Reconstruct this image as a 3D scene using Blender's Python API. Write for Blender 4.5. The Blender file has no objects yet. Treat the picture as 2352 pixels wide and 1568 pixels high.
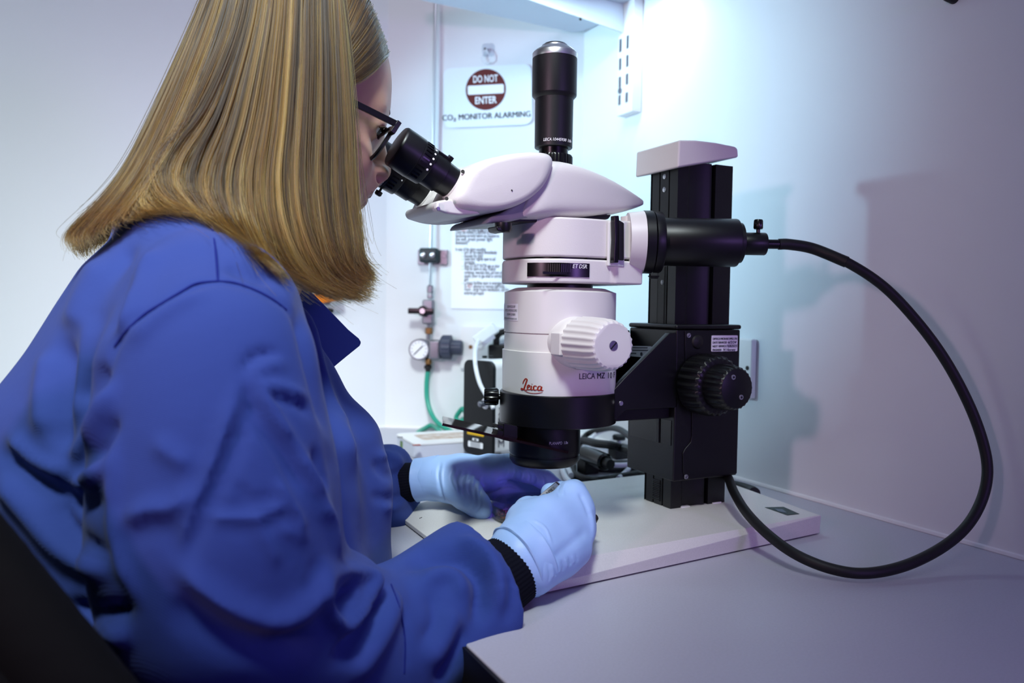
import bpy, bmesh, math, random
import numpy as np
from mathutils import Vector, Matrix
from mathutils.bvhtree import BVHTree
random.seed(7); RNG = np.random.default_rng(7)
sc = bpy.context.scene
COL = sc.collection

# ------------------------------------------------------------------ camera
FPX = 1829.0
yaw, pit, rol = math.radians(27), math.radians(-2.47), math.radians(0.8)
CAM = np.array([0, 0, .99])
FW = np.array([math.sin(yaw)*math.cos(pit), math.cos(yaw)*math.cos(pit), math.sin(pit)])
_r0 = np.array([math.cos(yaw), -math.sin(yaw), 0.]); _u0 = np.cross(_r0, FW)
RT = math.cos(rol)*_r0 + math.sin(rol)*_u0
UP = math.cos(rol)*_u0 - math.sin(rol)*_r0
cd = bpy.data.cameras.new('camera'); cam = bpy.data.objects.new('camera', cd); COL.objects.link(cam)
cd.sensor_width = 36; cd.lens = FPX*36/2352; cd.clip_start = .02
M = Matrix(((RT[0], UP[0], -FW[0], CAM[0]), (RT[1], UP[1], -FW[1], CAM[1]), (RT[2], UP[2], -FW[2], CAM[2]), (0, 0, 0, 1)))
cam.matrix_world = M
cd.dof.use_dof = True; cd.dof.focus_distance = .74; cd.dof.aperture_fstop = 6.0
sc.camera = cam
# ------------------------------------------------------------------ world, lights, exposure
sc.view_settings.view_transform = 'Standard'; sc.view_settings.look = 'None'
sc.view_settings.gamma = 1; sc.view_settings.use_curve_mapping = False
sc.view_settings.exposure = -0.05
w = bpy.data.worlds.new('room_ambience'); sc.world = w; w.use_nodes = True
w.node_tree.nodes['Background'].inputs[0].default_value = (.42, .50, .85, 1)
w.node_tree.nodes['Background'].inputs[1].default_value = .045
def light(name, loc, aim, size, power, col, kind='AREA', spot=None, size_y=None):
    l = bpy.data.lights.new(name, kind); l.energy = power; l.color = col
    if kind == 'AREA':
        l.shape = 'RECTANGLE' if size_y else 'DISK'; l.size = size
        if size_y: l.size_y = size_y
    else:
        l.shadow_soft_size = size
    if spot: l.spot_size = math.radians(spot[0]); l.spot_blend = spot[1]
    o = bpy.data.objects.new(name, l); COL.objects.link(o); o.location = loc
    o.rotation_euler = (Vector(aim)-Vector(loc)).to_track_quat('-Z', 'Y').to_euler()
    return o
light('lamp_pink', (-.98, -.13, 1.30), (.46, 1.08, 1.05), .055, 31, (1, .62, .84), 'SPOT', (54, 1))
light('lamp_cyan', (-.30, 1.225, 1.305), (.75, 1.14, 1.24), .030, 44, (.44, .79, 1), 'SPOT', (56, .9))
light('lamp_key', (-.28, -.22, 2.42), (.06, .78, 1.16), .18, 205, (.86, .97, .97), 'SPOT', (42, 1))
light('fill_overhead', (.25, .15, 2.35), (.3, .6, .75), .7, 7.5, (.78, .80, 1))  # fill added from above to brighten worktop and base, not a ceiling fitting
wl_ = light('fill_back_wall', (-1.05, .80, 1.40), (.02, 1.5, 1.02), .5, 2.2, (.84, .97, .97)); wl_.data.spread = math.radians(95)  # added wash that lifts the back wall, stands for no actual lamp
light('lamp_shelf', (.66, 1.06, 1.482), (.70, 1.16, .9), .26, .8, (.66, .90, 1), size_y=.03)
light('lamp_violet', (.62, -.75, 1.15), (.7, .6, .75), .25, 3.2, (.47, .25, 1))

# ------------------------------------------------------------------ helpers
YC = .715                                    # the microscope's plane of symmetry
TZ = .75                                     # worktop height
def ray(x, y): return FW + RT*(x-1176)/FPX - UP*(y-784)/FPX
def S(x, y, off=0.):
    d = ray(x, y); return CAM + d*((YC+off-CAM[1])/d[1])
def onz(x, y, z):
    d = ray(x, y); return CAM + d*((z-CAM[2])/d[2])
def onx(x, y, X):
    d = ray(x, y); return CAM + d*((X-CAM[0])/d[0])
def D(x, y, Z): return CAM + ray(x, y)*Z
WA, WB = np.array([.487, 1.5, 0]), np.array([.80, 1.29, 0])      # the short wall across the corner
WT = (WB-WA)/np.linalg.norm(WB-WA); WN = np.array([WT[1], -WT[0], 0]); WN = WN if WN[1] < 0 else -WN
def W(x, y, d=0.):
    r = ray(x, y); return CAM + r*(((WA+WN*d-CAM)@WN)/(r@WN))
def proj(P):
    v = np.asarray(P)-CAM; z = v@FW
    return 1176+FPX*(v@RT)/z, 784-FPX*(v@UP)/z, z
def pxm(P): return FPX/proj(P)[2]            # pixels per metre at P

def hexc(h):
    c = [int(h[i:i+2], 16)/255 for i in (0, 2, 4)]
    return tuple([x/12.92 if x <= .04045 else ((x+.055)/1.055)**2.4 for x in c])+(1,)
MATS = {}
def mat(name, col, rough=.5, metal=0, bump=None, spec=.5, trans=0, ior=1.45, sheen=0, coat=0, sss=0, var=None, emit=None, alpha=1):
    m = bpy.data.materials.new(name); m.use_nodes = True; nt = m.node_tree; p = nt.nodes['Principled BSDF']
    c = hexc(col) if isinstance(col, str) else tuple(col)+(1,)
    p.inputs['Base Color'].default_value = c; p.inputs['Roughness'].default_value = rough
    p.inputs['Metallic'].default_value = metal; p.inputs['Specular IOR Level'].default_value = spec
    p.inputs['Transmission Weight'].default_value = trans; p.inputs['IOR'].default_value = ior
    p.inputs['Sheen Weight'].default_value = sheen; p.inputs['Coat Weight'].default_value = coat
    p.inputs['Alpha'].default_value = alpha
    if sss: p.inputs['Subsurface Weight'].default_value = sss; p.inputs['Subsurface Radius'].default_value = (.008, .003, .0015); p.inputs['Subsurface Scale'].default_value = 1
    if emit: p.inputs['Emission Color'].default_value = emit[0]+(1,); p.inputs['Emission Strength'].default_value = emit[1]
    tc = nt.nodes.new('ShaderNodeTexCoord')
    def noise(scale, detail=3, stretch=None):
        n = nt.nodes.new('ShaderNodeTexNoise'); n.inputs['Scale'].default_value = scale; n.inputs['Detail'].default_value = detail
        if stretch:
            mp = nt.nodes.new('ShaderNodeMapping'); mp.inputs['Scale'].default_value = stretch
            nt.links.new(tc.outputs['Object'], mp.inputs['Vector']); nt.links.new(mp.outputs[0], n.inputs['Vector'])
        else: nt.links.new(tc.outputs['Object'], n.inputs['Vector'])
        return n
    if bump:                                              # (scale, strength, distance[, stretch])
        n = noise(bump[0], 3, bump[3] if len(bump) > 3 else None)
        b = nt.nodes.new('ShaderNodeBump'); b.inputs['Strength'].default_value = bump[1]; b.inputs['Distance'].default_value = bump[2]
        nt.links.new(n.outputs[0], b.inputs['Height']); nt.links.new(b.outputs[0], p.inputs['Normal'])
    if var:                                               # (scale, second colour, amount)
        n = noise(var[0], 4); r = nt.nodes.new('ShaderNodeValToRGB')
        r.color_ramp.elements[0].position = .35; r.color_ramp.elements[1].position = .7
        r.color_ramp.elements[0].color = c; c2 = hexc(var[1]); r.color_ramp.elements[1].color = tuple(c[i]*(1-var[2])+c2[i]*var[2] for i in range(3))+(1,)
        nt.links.new(n.outputs[0], r.inputs[0]); nt.links.new(r.outputs[0], p.inputs['Base Color'])
    MATS[name] = m; return m
wall_m = mat('wall_paint', 'e6e8ea', .62, bump=(260, .10, .0006), var=(3, 'dfe2e6', .6))
top_m = mat('grey_laminate', 'b4b4be', .42, bump=(900, .05, .0002), var=(500, 'acacb6', .8))
bench_black = mat('black_edge', '0b0b0d', .5)
floor_m = mat('floor_vinyl', '2a2b30', .6, var=(20, '33343a', .6))
white_m = mat('cream_housing', 'd9d5d3', .42, bump=(1500, .10, .0002))
whitet_m = mat('textured_housing', 'd9d4d2', .5, bump=(900, .22, .0005))
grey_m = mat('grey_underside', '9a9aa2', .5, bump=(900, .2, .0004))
white_smooth = mat('white_plastic', 'e4e3e3', .35)
base_m = mat('base_enamel', 'd3d0cd', .46, bump=(1800, .12, .0002), var=(1400, 'bdbab8', .6))
black_m = mat('black_anodised', '08080b', .38, bump=(1600, .05, .0001))
black_tex = mat('black_crackle', '0e0e13', .42, bump=(1300, .25, .0003))
black_gloss = mat('black_satin', '060608', .25)
rubber = mat('black_rubber', '09090a', .55, bump=(600, .06, .0002))
steel = mat('brushed_steel', 'd4d4d8', .34, 1)
dull_steel = mat('dull_steel', '8c8c94', .42, 1)
brass = mat('aged_brass', '8a6a44', .42, 1)
lettering_w = mat('white_print', 'f2f2f4', .5)
lettering_k = mat('black_print', '17171c', .5)
lettering_g = mat('grey_print', '4a4752', .5)
red_print = mat('red_print', '9c2a12', .5)
sign_red = mat('sign_red', '5c1613', .5)
paper_m = mat('paper_white', 'f1f2f6', .6)
sign_m = mat('laminated_card', 'e9f2f8', .28)
coat_m = mat('blue_cotton', '314487', .85, sheen=.06, spec=.15)
coat_in = mat('dark_blue_cotton', '1a2470', .85, spec=.15)
knit_m = mat('navy_rib_knit', '090a16', .9, spec=.15)
skin_m = mat('skin', 'b8957e', .5, sss=.12, bump=(420, .18, .0006), var=(60, 'bd8a7c', .6))
lip_m = mat('lip', '8a4a48', .45)
glove_m = mat('blue_nitrile', '9dbdea', .46, sss=.05, bump=(70, .25, .0012, (1, 1, 2.5)))
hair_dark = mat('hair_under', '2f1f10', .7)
eye_m = mat('eye_white', 'c8c4c4', .2); iris_m = mat('eye_dark', '15110f', .1)
teal_m = mat('green_tubing', '2fa58c', .4, trans=.15)
cable_w = mat('white_cable', 'dfe0e6', .45)
glass_m = mat('clear_lens', 'e8eef4', .03, alpha=.14)
clear_m = bpy.data.materials.new('clear_polystyrene'); clear_m.use_nodes = True; _n = clear_m.node_tree; _n.nodes.clear()
_o = _n.nodes.new('ShaderNodeOutputMaterial'); _mx = _n.nodes.new('ShaderNodeMixShader'); _t = _n.nodes.new('ShaderNodeBsdfTransparent'); _g = _n.nodes.new('ShaderNodeBsdfGlossy'); _f = _n.nodes.new('ShaderNodeLayerWeight'); _pw = _n.nodes.new('ShaderNodeMath'); _pw.operation = 'POWER'; _pw.inputs[1].default_value = 3.5; _ma = _n.nodes.new('ShaderNodeMath'); _ma.operation = 'MULTIPLY_ADD'; _ma.inputs[1].default_value = .55; _ma.inputs[2].default_value = .035
_t.inputs[0].default_value = (.93, .94, .96, 1); _g.inputs['Roughness'].default_value = .06; _f.inputs[0].default_value = .5
_n.links.new(_f.outputs['Facing'], _pw.inputs[0]); _n.links.new(_pw.outputs[0], _ma.inputs[0]); _n.links.new(_ma.outputs[0], _mx.inputs[0]); _n.links.new(_t.outputs[0], _mx.inputs[1]); _n.links.new(_g.outputs[0], _mx.inputs[2]); _n.links.new(_mx.outputs[0], _o.inputs[0])
amber_m = mat('amber_shield', '2a0d06', .04, trans=.75, ior=1.45)
# twill weave and big tone variation on the coat
def twill(m):
    nt = m.node_tree; p = nt.nodes['Principled BSDF']; tc = nt.nodes.new('ShaderNodeTexCoord')
    wv = nt.nodes.new('ShaderNodeTexWave'); wv.inputs['Scale'].default_value = 420; wv.bands_direction = 'DIAGONAL'; wv.inputs['Distortion'].default_value = .4
    b = nt.nodes.new('ShaderNodeBump'); b.inputs['Strength'].default_value = .2; b.inputs['Distance'].default_value = .0004
    n = nt.nodes.new('ShaderNodeTexNoise'); n.inputs['Scale'].default_value = 28; n.inputs['Detail'].default_value = 4
    b2 = nt.nodes.new('ShaderNodeBump'); b2.inputs['Strength'].default_value = .25; b2.inputs['Distance'].default_value = .004
    nt.links.new(tc.outputs['Object'], wv.inputs['Vector']); nt.links.new(tc.outputs['Object'], n.inputs['Vector'])
    nt.links.new(wv.outputs[0], b.inputs['Height']); nt.links.new(n.outputs[0], b2.inputs['Height'])
    nt.links.new(b2.outputs[0], b.inputs['Normal']); nt.links.new(b.outputs[0], p.inputs['Normal'])
twill(coat_m); twill(coat_in)

def tag(o, label=None, cat=None, group=None, kind=None):
    if label: o['label'] = label
    if cat: o['category'] = cat
    if group: o['group'] = group
    if kind: o['kind'] = kind
    return o
def thing(name, label, cat, loc, group=None):
    o = bpy.data.objects.new(name, None); COL.objects.link(o); o.location = tuple(loc); o.empty_display_size = .02
    return tag(o, label, cat, group)
def world_loc(o):
    v = Vector((0, 0, 0))
    while o: v += o.location; o = o.parent
    return np.array(v)
def mk(name, V, F, m, parent=None, smooth=True, label=None, bevel=0, seg=2, angle=.6):
    V = np.asarray(V, float)
    if parent is not None: org = V.mean(0); loc = org-world_loc(parent)
    else: org = V.mean(0); loc = org
    me = bpy.data.meshes.new(name); me.from_pydata([tuple(v) for v in V-org], [], [tuple(int(i) for i in f) for f in F])
    bm = bmesh.new(); bm.from_mesh(me); bmesh.ops.recalc_face_normals(bm, faces=bm.faces[:]); bm.to_mesh(me); bm.free()
    me.materials.append(m)
    o = bpy.data.objects.new(name, me); COL.objects.link(o); o.location = tuple(loc)
    if parent is not None: o.parent = parent
    if smooth:
        me.polygons.foreach_set('use_smooth', [True]*len(me.polygons))
        try: me.set_sharp_from_angle(angle=angle if bevel == 0 else 1.2)
        except Exception: pass
    if bevel:
        b = o.modifiers.new('bevel', 'BEVEL'); b.width = bevel; b.segments = seg; b.limit_method = 'ANGLE'; b.angle_limit = .5
        wn = o.modifiers.new('wn', 'WEIGHTED_NORMAL')
    if label: o['label'] = label
    return o
def frame(ax):
    ax = np.asarray(ax, float); ax /= np.linalg.norm(ax)
    h = np.array([0, 0, 1.]) if abs(ax[2]) < .9 else np.array([1., 0, 0])
    a = np.cross(h, ax); a /= np.linalg.norm(a); return ax, a, np.cross(ax, a)
def lathe_vf(org, ax, prof, n=48, rib=None, cap=True):
    """prof: (t, r) along ax; rib(theta, i) multiplies the radius"""
    ax, a, b = frame(ax); V = []; Fc = []
    for i, (t, r) in enumerate(prof):
        for k in range(n):
            th = 2*math.pi*k/n; rr = r*(rib(th, i) if rib else 1)
            V.append(np.asarray(org)+ax*t+rr*(a*math.cos(th)+b*math.sin(th)))
    for i in range(len(prof)-1):
        for k in range(n):
            k2 = (k+1) % n; Fc.append((i*n+k, i*n+k2, (i+1)*n+k2, (i+1)*n+k))
    if cap: Fc.append(tuple(range(n-1, -1, -1))); Fc.append(tuple((len(prof)-1)*n+k for k in range(n)))
    return V, Fc
def lathe(name, org, ax, prof, m, parent=None, n=48, rib=None, label=None, bevel=0):
    V, Fc = lathe_vf(org, ax, prof, n, rib); return mk(name, V, Fc, m, parent, True, label, bevel)
def catmull(P, n=8):
    P = np.asarray(P, float); Q = np.vstack([2*P[0]-P[1], P, 2*P[-1]-P[-2]]); out = []
    for i in range(1, len(Q)-2):
        for t in np.arange(n)/n:
            a, b, c, d = Q[i-1], Q[i], Q[i+1], Q[i+2]
            out.append(.5*(2*b+(c-a)*t+(2*a-5*b+4*c-d)*t*t+(3*b-a-3*c+d)*t**3))
    out.append(P[-1]); return np.array(out)
def tube_vf(P, r, n=10):
    P = np.asarray(P, float); r = np.broadcast_to(r, len(P)) if np.ndim(r) == 0 else np.asarray(r)
    T = np.gradient(P, axis=0); T /= np.linalg.norm(T, axis=1)[:, None]+1e-12
    _, a, b = frame(T[0]); V = []; Fc = []
    for i in range(len(P)):
        a = a-T[i]*(a@T[i]); a /= np.linalg.norm(a); b = np.cross(T[i], a)
        for k in range(n): th = 2*math.pi*k/n; V.append(P[i]+r[i]*(a*math.cos(th)+b*math.sin(th)))
    for i in range(len(P)-1):
        for k in range(n): k2 = (k+1) % n; Fc.append((i*n+k, i*n+k2, (i+1)*n+k2, (i+1)*n+k))
    Fc.append(tuple(range(n-1, -1, -1))); Fc.append(tuple((len(P)-1)*n+k for k in range(n)))
    return V, Fc
def tube(name, P, r, m, parent=None, n=10, sub=8, label=None):
    V, Fc = tube_vf(catmull(P, sub) if sub > 1 else P, r, n) if np.ndim(r) == 0 else tube_vf(catmull(np.c_[np.asarray(P), r], sub)[:, :3], catmull(np.c_[np.asarray(P), r], sub)[:, 3], n)
    return mk(name, V, Fc, m, parent, True, label)
def slab_vf(A, B):
    """A, B: matching outlines (near and far); closed prism"""
    n = len(A); V = list(A)+list(B)
    Fc = [tuple(range(n)), tuple(range(2*n-1, n-1, -1))]+[(i, n+i, n+(i+1) % n, (i+1) % n) for i in range(n)]
    return V, Fc
def yprism(name, px, o0, o1, m, parent=None, bevel=0, seg=2, label=None, at=None):
    """outline given in the photograph's frame on plane YC+at, run straight along Y from o0 to o1"""
    P = np.array([S(x, y, o0 if at is None else at) for x, y in px]); A = P.copy(); B = P.copy(); A[:, 1] = YC+o0; B[:, 1] = YC+o1
    V, Fc = slab_vf(A, B); return mk(name, V, Fc, m, parent, True, label, bevel, seg)
def zprism(name, xy, z0, z1, m, parent=None, bevel=0, seg=2, label=None):
    A = [np.array([x, y, z0]) for x, y in xy]; B = [np.array([x, y, z1]) for x, y in xy]
    V, Fc = slab_vf(A, B); return mk(name, V, Fc, m, parent, True, label, bevel, seg)
def box_vf(c, ex, ey, ez):
    """centre and three half-edge vectors"""
    c = np.asarray(c, float); V = [c+sx*np.asarray(ex)+sy*np.asarray(ey)+sz*np.asarray(ez) for sx in (-1, 1) for sy in (-1, 1) for sz in (-1, 1)]
    return V, [(0, 1, 3, 2), (4, 6, 7, 5), (0, 4, 5, 1), (2, 3, 7, 6), (0, 2, 6, 4), (1, 5, 7, 3)]
def box(name, c, ex, ey, ez, m, parent=None, bevel=0, seg=2, label=None):
    V, Fc = box_vf(c, ex, ey, ez); return mk(name, V, Fc, m, parent, True, label, bevel, seg)
def abox(name, lo, hi, m, parent=None, bevel=0, seg=2, label=None):
    lo, hi = np.asarray(lo, float), np.asarray(hi, float); h = (hi-lo)/2
    return box(name, (lo+hi)/2, (h[0], 0, 0), (0, h[1], 0), (0, 0, h[2]), m, parent, bevel, seg, label)
def join(parts):
    V = []; Fc = []
    for v, f in parts:
        n = len(V); V += list(v); Fc += [tuple(i+n for i in q) for q in f]
    return V, Fc
def rrect(w, h, r, n=5):
    out = []
    for cx, cy, a0 in ((w/2-r, h/2-r, 0), (-w/2+r, h/2-r, 90), (-w/2+r, -h/2+r, 180), (w/2-r, -h/2+r, 270)):
        for k in range(n+1): a = math.radians(a0+90*k/n); out.append((cx+r*math.cos(a), cy+r*math.sin(a)))
    return out
def plate(name, c, eu, ev, outline, th, m, parent=None, label=None, bevel=0):
    """flat outline (u, v) on the plane c + u*eu + v*ev, th thick towards eu x ev"""
    eu, ev = np.asarray(eu, float), np.asarray(ev, float); nn = np.cross(eu, ev)
    B = [np.asarray(c)+u*eu+v*ev for u, v in outline]; A = [p+nn*th for p in B]
    V, Fc = slab_vf(A, B); return mk(name, V, Fc, m, parent, True, label, bevel)
_tc = {}
def text_vf(s, size, shear=0., ext=.00012, sx=1., bold=0.):
    key = (s, size, shear, sx, bold)
    c = bpy.data.curves.new('t', 'FONT'); c.body = s; c.size = size; c.shear = shear; c.extrude = ext; c.resolution_u = 3; c.offset = bold
    c.align_x = 'LEFT'
    o = bpy.data.objects.new('t', c); COL.objects.link(o); dg = bpy.context.evaluated_depsgraph_get(); dg.update()
    me = bpy.data.meshes.new_from_object(o.evaluated_get(dg)); V = np.array([v.co for v in me.vertices]).reshape(-1, 3); Fc = [tuple(p.vertices) for p in me.polygons]
    bpy.data.objects.remove(o); bpy.data.curves.remove(c); bpy.data.meshes.remove(me)
    if len(V): V[:, 0] *= sx
    return V, Fc
def flat_text(name, s, c, eu, ev, size, m, parent=None, shear=0., center=True, width=None, bold=0., lift=.0003):
    """lettering laid on a plane; width fits its length"""
    V, Fc = text_vf(s, size, shear, bold=bold)
    if not len(V): return None
    if width: V[:, 0] *= width/(np.ptp(V[:, 0])+1e-9)
    if center: V[:, 0] -= (V[:, 0].min()+V[:, 0].max())/2
    eu, ev = np.asarray(eu, float), np.asarray(ev, float); nn = np.cross(eu, ev)
    P = np.asarray(c)+V[:, :1]*eu+V[:, 1:2]*ev+(V[:, 2:3]+lift)*nn
    return mk(name, P, Fc, m, parent, False)
def ring_text(name, s, org, r, ang, z, size, m, parent=None, shear=0., width=None, down=0.):
    """lettering wrapped on an upright cylinder about org; ang = angle of the middle"""
    V, Fc = text_vf(s, size, shear)
    if width: V[:, 0] *= width/(np.ptp(V[:, 0])+1e-9)
    V[:, 0] -= (V[:, 0].min()+V[:, 0].max())/2
    th = ang+V[:, 0]/r; rr = r+V[:, 2]+.0002
    P = np.c_[org[0]+rr*np.cos(th), org[1]+rr*np.sin(th), z+V[:, 1]]
    return mk(name, P, Fc, m, parent, False)

# ------------------------------------------------------------------ smooth solids: distance fields and surface nets
class Field:
    def __init__(s, lo, hi, h):
        s.lo = np.asarray(lo, float); s.h = h; s.n = np.ceil((np.asarray(hi)-s.lo)/h).astype(int)+1
        s.ax = [(s.lo[i]+h*np.arange(s.n[i])).astype(np.float32) for i in range(3)]
        s.d = np.full(s.n, .05, np.float32)
    def sub(s, lo, hi):
        i0 = np.maximum(((np.asarray(lo)-s.lo)/s.h).astype(int), 0); i1 = np.minimum(((np.asarray(hi)-s.lo)/s.h).astype(int)+2, s.n)
        i1 = np.maximum(i1, i0)
        sl = tuple(slice(i0[i], i1[i]) for i in range(3)); g = np.meshgrid(*[s.ax[i][sl[i]] for i in range(3)], indexing='ij', sparse=True)
        return sl, g
    def put(s, sl, d, k, cut):
        o = s.d[sl]
        if o.size == 0: return
        if cut: o = -o
        if k > 0:
            hh = np.clip(.5+.5*(o-d)/k, 0, 1); r = o*(1-hh)+d*hh-k*hh*(1-hh)
        else: r = np.minimum(o, d)
        s.d[sl] = -r if cut else r
    def ell(s, c, r, k=.01, rot=None, cut=False):
        c = np.asarray(c, float); r = np.broadcast_to(np.asarray(r, float), 3); m = r.max()+k+.012
        sl, g = s.sub(c-m, c+m); q = [g[i]-np.float32(c[i]) for i in range(3)]
        if rot is not None:
            R = np.asarray(rot, np.float32); q = [q[0]*R[i][0]+q[1]*R[i][1]+q[2]*R[i][2] for i in range(3)]
        k0 = np.sqrt(sum((q[i]/np.float32(r[i]))**2 for i in range(3))); k1 = np.sqrt(sum((q[i]/np.float32(r[i]**2))**2 for i in range(3)))+1e-6
        s.put(sl, k0*(k0-1)/k1, k, cut)
    def cone(s, a, b, ra, rb, k=.01, flat=None, cut=False):
        a, b = np.asarray(a, float), np.asarray(b, float); m = max(ra, rb)*1.05+k+.012
        sl, g = s.sub(np.minimum(a, b)-m, np.maximum(a, b)+m); ba = b-a; L = ba@ba
        q = [g[i]-np.float32(a[i]) for i in range(3)]; t = np.clip(sum(q[i]*np.float32(ba[i]/L) for i in range(3)), 0, 1)
        q = [q[i]-t*np.float32(ba[i]) for i in range(3)]
        if flat is not None:
            n, f = np.asarray(flat[0], float), flat[1]; n = n/np.linalg.norm(n); dn = sum(q[i]*np.float32(n[i]) for i in range(3))
            q = [q[i]+dn*np.float32(n[i]*(f-1)) for i in range(3)]
        s.put(sl, np.sqrt(sum(v*v for v in q))-(np.float32(ra)+np.float32(rb-ra)*t), k, cut)
    def chain(s, pts, rs, k=.01, flat=None):
        for i in range(len(pts)-1): s.cone(pts[i], pts[i+1], rs[i], rs[i+1], k, flat)
    def cutplane(s, c, n, R):
        c = np.asarray(c, float); n = np.asarray(n, float); n = n/np.linalg.norm(n); sl, g = s.sub(c-R, c+R); q = [g[i]-np.float32(c[i]) for i in range(3)]
        pd = sum(q[i]*np.float32(n[i]) for i in range(3)); rr = np.sqrt(sum(v*v for v in q))
        s.d[sl] = np.where(rr < R, np.maximum(s.d[sl], pd), s.d[sl])
    def mesh(s):
        d = s.d; n = d.shape; ng = d < 0
        c = np.zeros(tuple(x-1 for x in n), np.int8)
        for i in (0, 1):
            for j in (0, 1):
                for l in (0, 1): c += ng[i:n[0]-1+i, j:n[1]-1+j, l:n[2]-1+l]
        act = np.argwhere((c > 0) & (c < 8)); idx = np.full(c.shape, -1, np.int64); idx[tuple(act.T)] = np.arange(len(act))
        acc = np.zeros((len(act), 3)); cnt = np.zeros(len(act))
        for ax in range(3):
            o1, o2 = [x for x in range(3) if x != ax]
            for p in (0, 1):
                for q in (0, 1):
                    A = act.copy(); A[:, o1] += p; A[:, o2] += q; B = A.copy(); B[:, ax] += 1
                    da, db = d[tuple(A.T)], d[tuple(B.T)]; x = (da < 0) != (db < 0)
                    t = np.where(x, da/(da-db+1e-12), 0); P = A.astype(float); P[:, ax] += t; acc[x] += P[x]; cnt[x] += 1
        V = s.lo+s.h*acc/cnt[:, None]; Fs = []
        for ax in range(3):
            o1, o2 = [(1, 2), (2, 0), (0, 1)][ax]
            e = np.argwhere(np.diff(ng.astype(np.int8), axis=ax) != 0); e = e[(e[:, o1] > 0) & (e[:, o2] > 0) & (e[:, o1] < c.shape[o1]) & (e[:, o2] < c.shape[o2])]
            flip = ng[tuple(e.T)]; qd = []
            for p, q in ((1, 1), (0, 1), (0, 0), (1, 0)):
                f = e.copy(); f[:, o1] -= p; f[:, o2] -= q; qd.append(idx[tuple(f.T)])
            qd = np.array(qd).T; qd[~flip] = qd[~flip][:, ::-1]; Fs.append(qd)
        return V, np.vstack(Fs)
def vnormals(V, Fq):
    fn = np.cross(V[Fq[:, 2]]-V[Fq[:, 0]], V[Fq[:, 3]]-V[Fq[:, 1]]); N = np.zeros_like(V)
    for i in range(4): np.add.at(N, Fq[:, i], fn)
    return N/(np.linalg.norm(N, axis=1)[:, None]+1e-12)
def relax(V, Fq, it=2, lam=.5):
    for _ in range(it):
        acc = np.zeros_like(V); c = np.zeros(len(V))
        for i in range(4):
            a, b = Fq[:, i], Fq[:, (i+1) % 4]; np.add.at(acc, a, V[b]); np.add.at(acc, b, V[a]); np.add.at(c, a, 1); np.add.at(c, b, 1)
        V = V+(acc/c[:, None]-V)*lam
    return V
def mkq(name, V, Fq, m, parent=None, label=None):
    org = V.mean(0); me = bpy.data.meshes.new(name); n = len(Fq)
    me.vertices.add(len(V)); me.vertices.foreach_set('co', (V-org).astype(np.float32).ravel())
    me.loops.add(n*4); me.loops.foreach_set('vertex_index', Fq.astype(np.int32).ravel())
    me.polygons.add(n); me.polygons.foreach_set('loop_start', np.arange(n, dtype=np.int32)*4)
    me.polygons.foreach_set('use_smooth', np.ones(n, bool)); me.update(calc_edges=True); me.validate()
    me.materials.append(m); o = bpy.data.objects.new(name, me); COL.objects.link(o)
    o.location = tuple(org-(world_loc(parent) if parent is not None else 0))
    if parent is not None: o.parent = parent
    if label: o['label'] = label
    return o
def folds(V, N, items, seed=0):
    """press creases and ridges into a cloth surface: items = (polyline in frame px, sigma px, height m)"""
    X, Y, _ = proj(V); view = V-CAM; view /= np.linalg.norm(view, axis=1)[:, None]
    face = np.clip(-(view*N).sum(1)*3, 0, 1); h = np.zeros(len(V))
    for pts, sg, amp in items:
        pts = catmull(np.asarray(pts, float), 6) if len(pts) > 2 else np.linspace(pts[0], pts[1], 9)
        near = (X > pts[:, 0].min()-4*sg) & (X < pts[:, 0].max()+4*sg) & (Y > pts[:, 1].min()-4*sg) & (Y < pts[:, 1].max()+4*sg)
        ii = np.nonzero(near)[0]
        if not len(ii): continue
        best = np.full(len(ii), 1e9); bt = np.zeros(len(ii)); m = len(pts)-1
        for i in range(m):
            a, b = pts[i], pts[i+1]; ab = b-a; L = ab@ab+1e-9
            t = np.clip(((X[ii]-a[0])*ab[0]+(Y[ii]-a[1])*ab[1])/L, 0, 1)
            dd = np.hypot(X[ii]-a[0]-t*ab[0], Y[ii]-a[1]-t*ab[1]); u = dd < best; best[u] = dd[u]; bt[u] = (i+t[u])/m
        h[ii] += amp*np.exp(-(best/sg)**2)*np.clip(np.minimum(bt, 1-bt)*5+.15, 0, 1)
    return V+N*(h*face)[:, None]
# ================================================================== the setting
ZV = np.array([0, 0, 1.])
def struct(o): o['kind'] = 'structure'; return o
struct(abox('floor', (-2.5, -2.0, -.06), (2.5, 2.6, 0), floor_m))
struct(abox('wall_right', (.80, -1.2, 0), (.86, 1.33, 2.6), wall_m))
struct(abox('wall_back', (-.32, 1.5, 0), (.50, 1.56, 2.6), wall_m))
V, Fc = slab_vf([WA, WB, WB-WN*.06, WA-WN*.06], [p+ZV*2.6 for p in (WA, WB, WB-WN*.06, WA-WN*.06)])
struct(mk('wall_corner', V, Fc, wall_m))
# sealant bead between worktop and walls
for nm, a, b in (('trim_1', (.7975, -1.0, TZ+.001), (.7975, 1.288, TZ+.001)), ('trim_2', WB+WN*.0025+ZV*(TZ+.001), WA+WN*.0025+ZV*(TZ+.001)), ('trim_3', (.487, 1.4975, TZ+.001), (-.3, 1.4975, TZ+.001))):
    struct(tube(nm, [a, b], .0036, white_smooth, n=8, sub=1))

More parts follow.
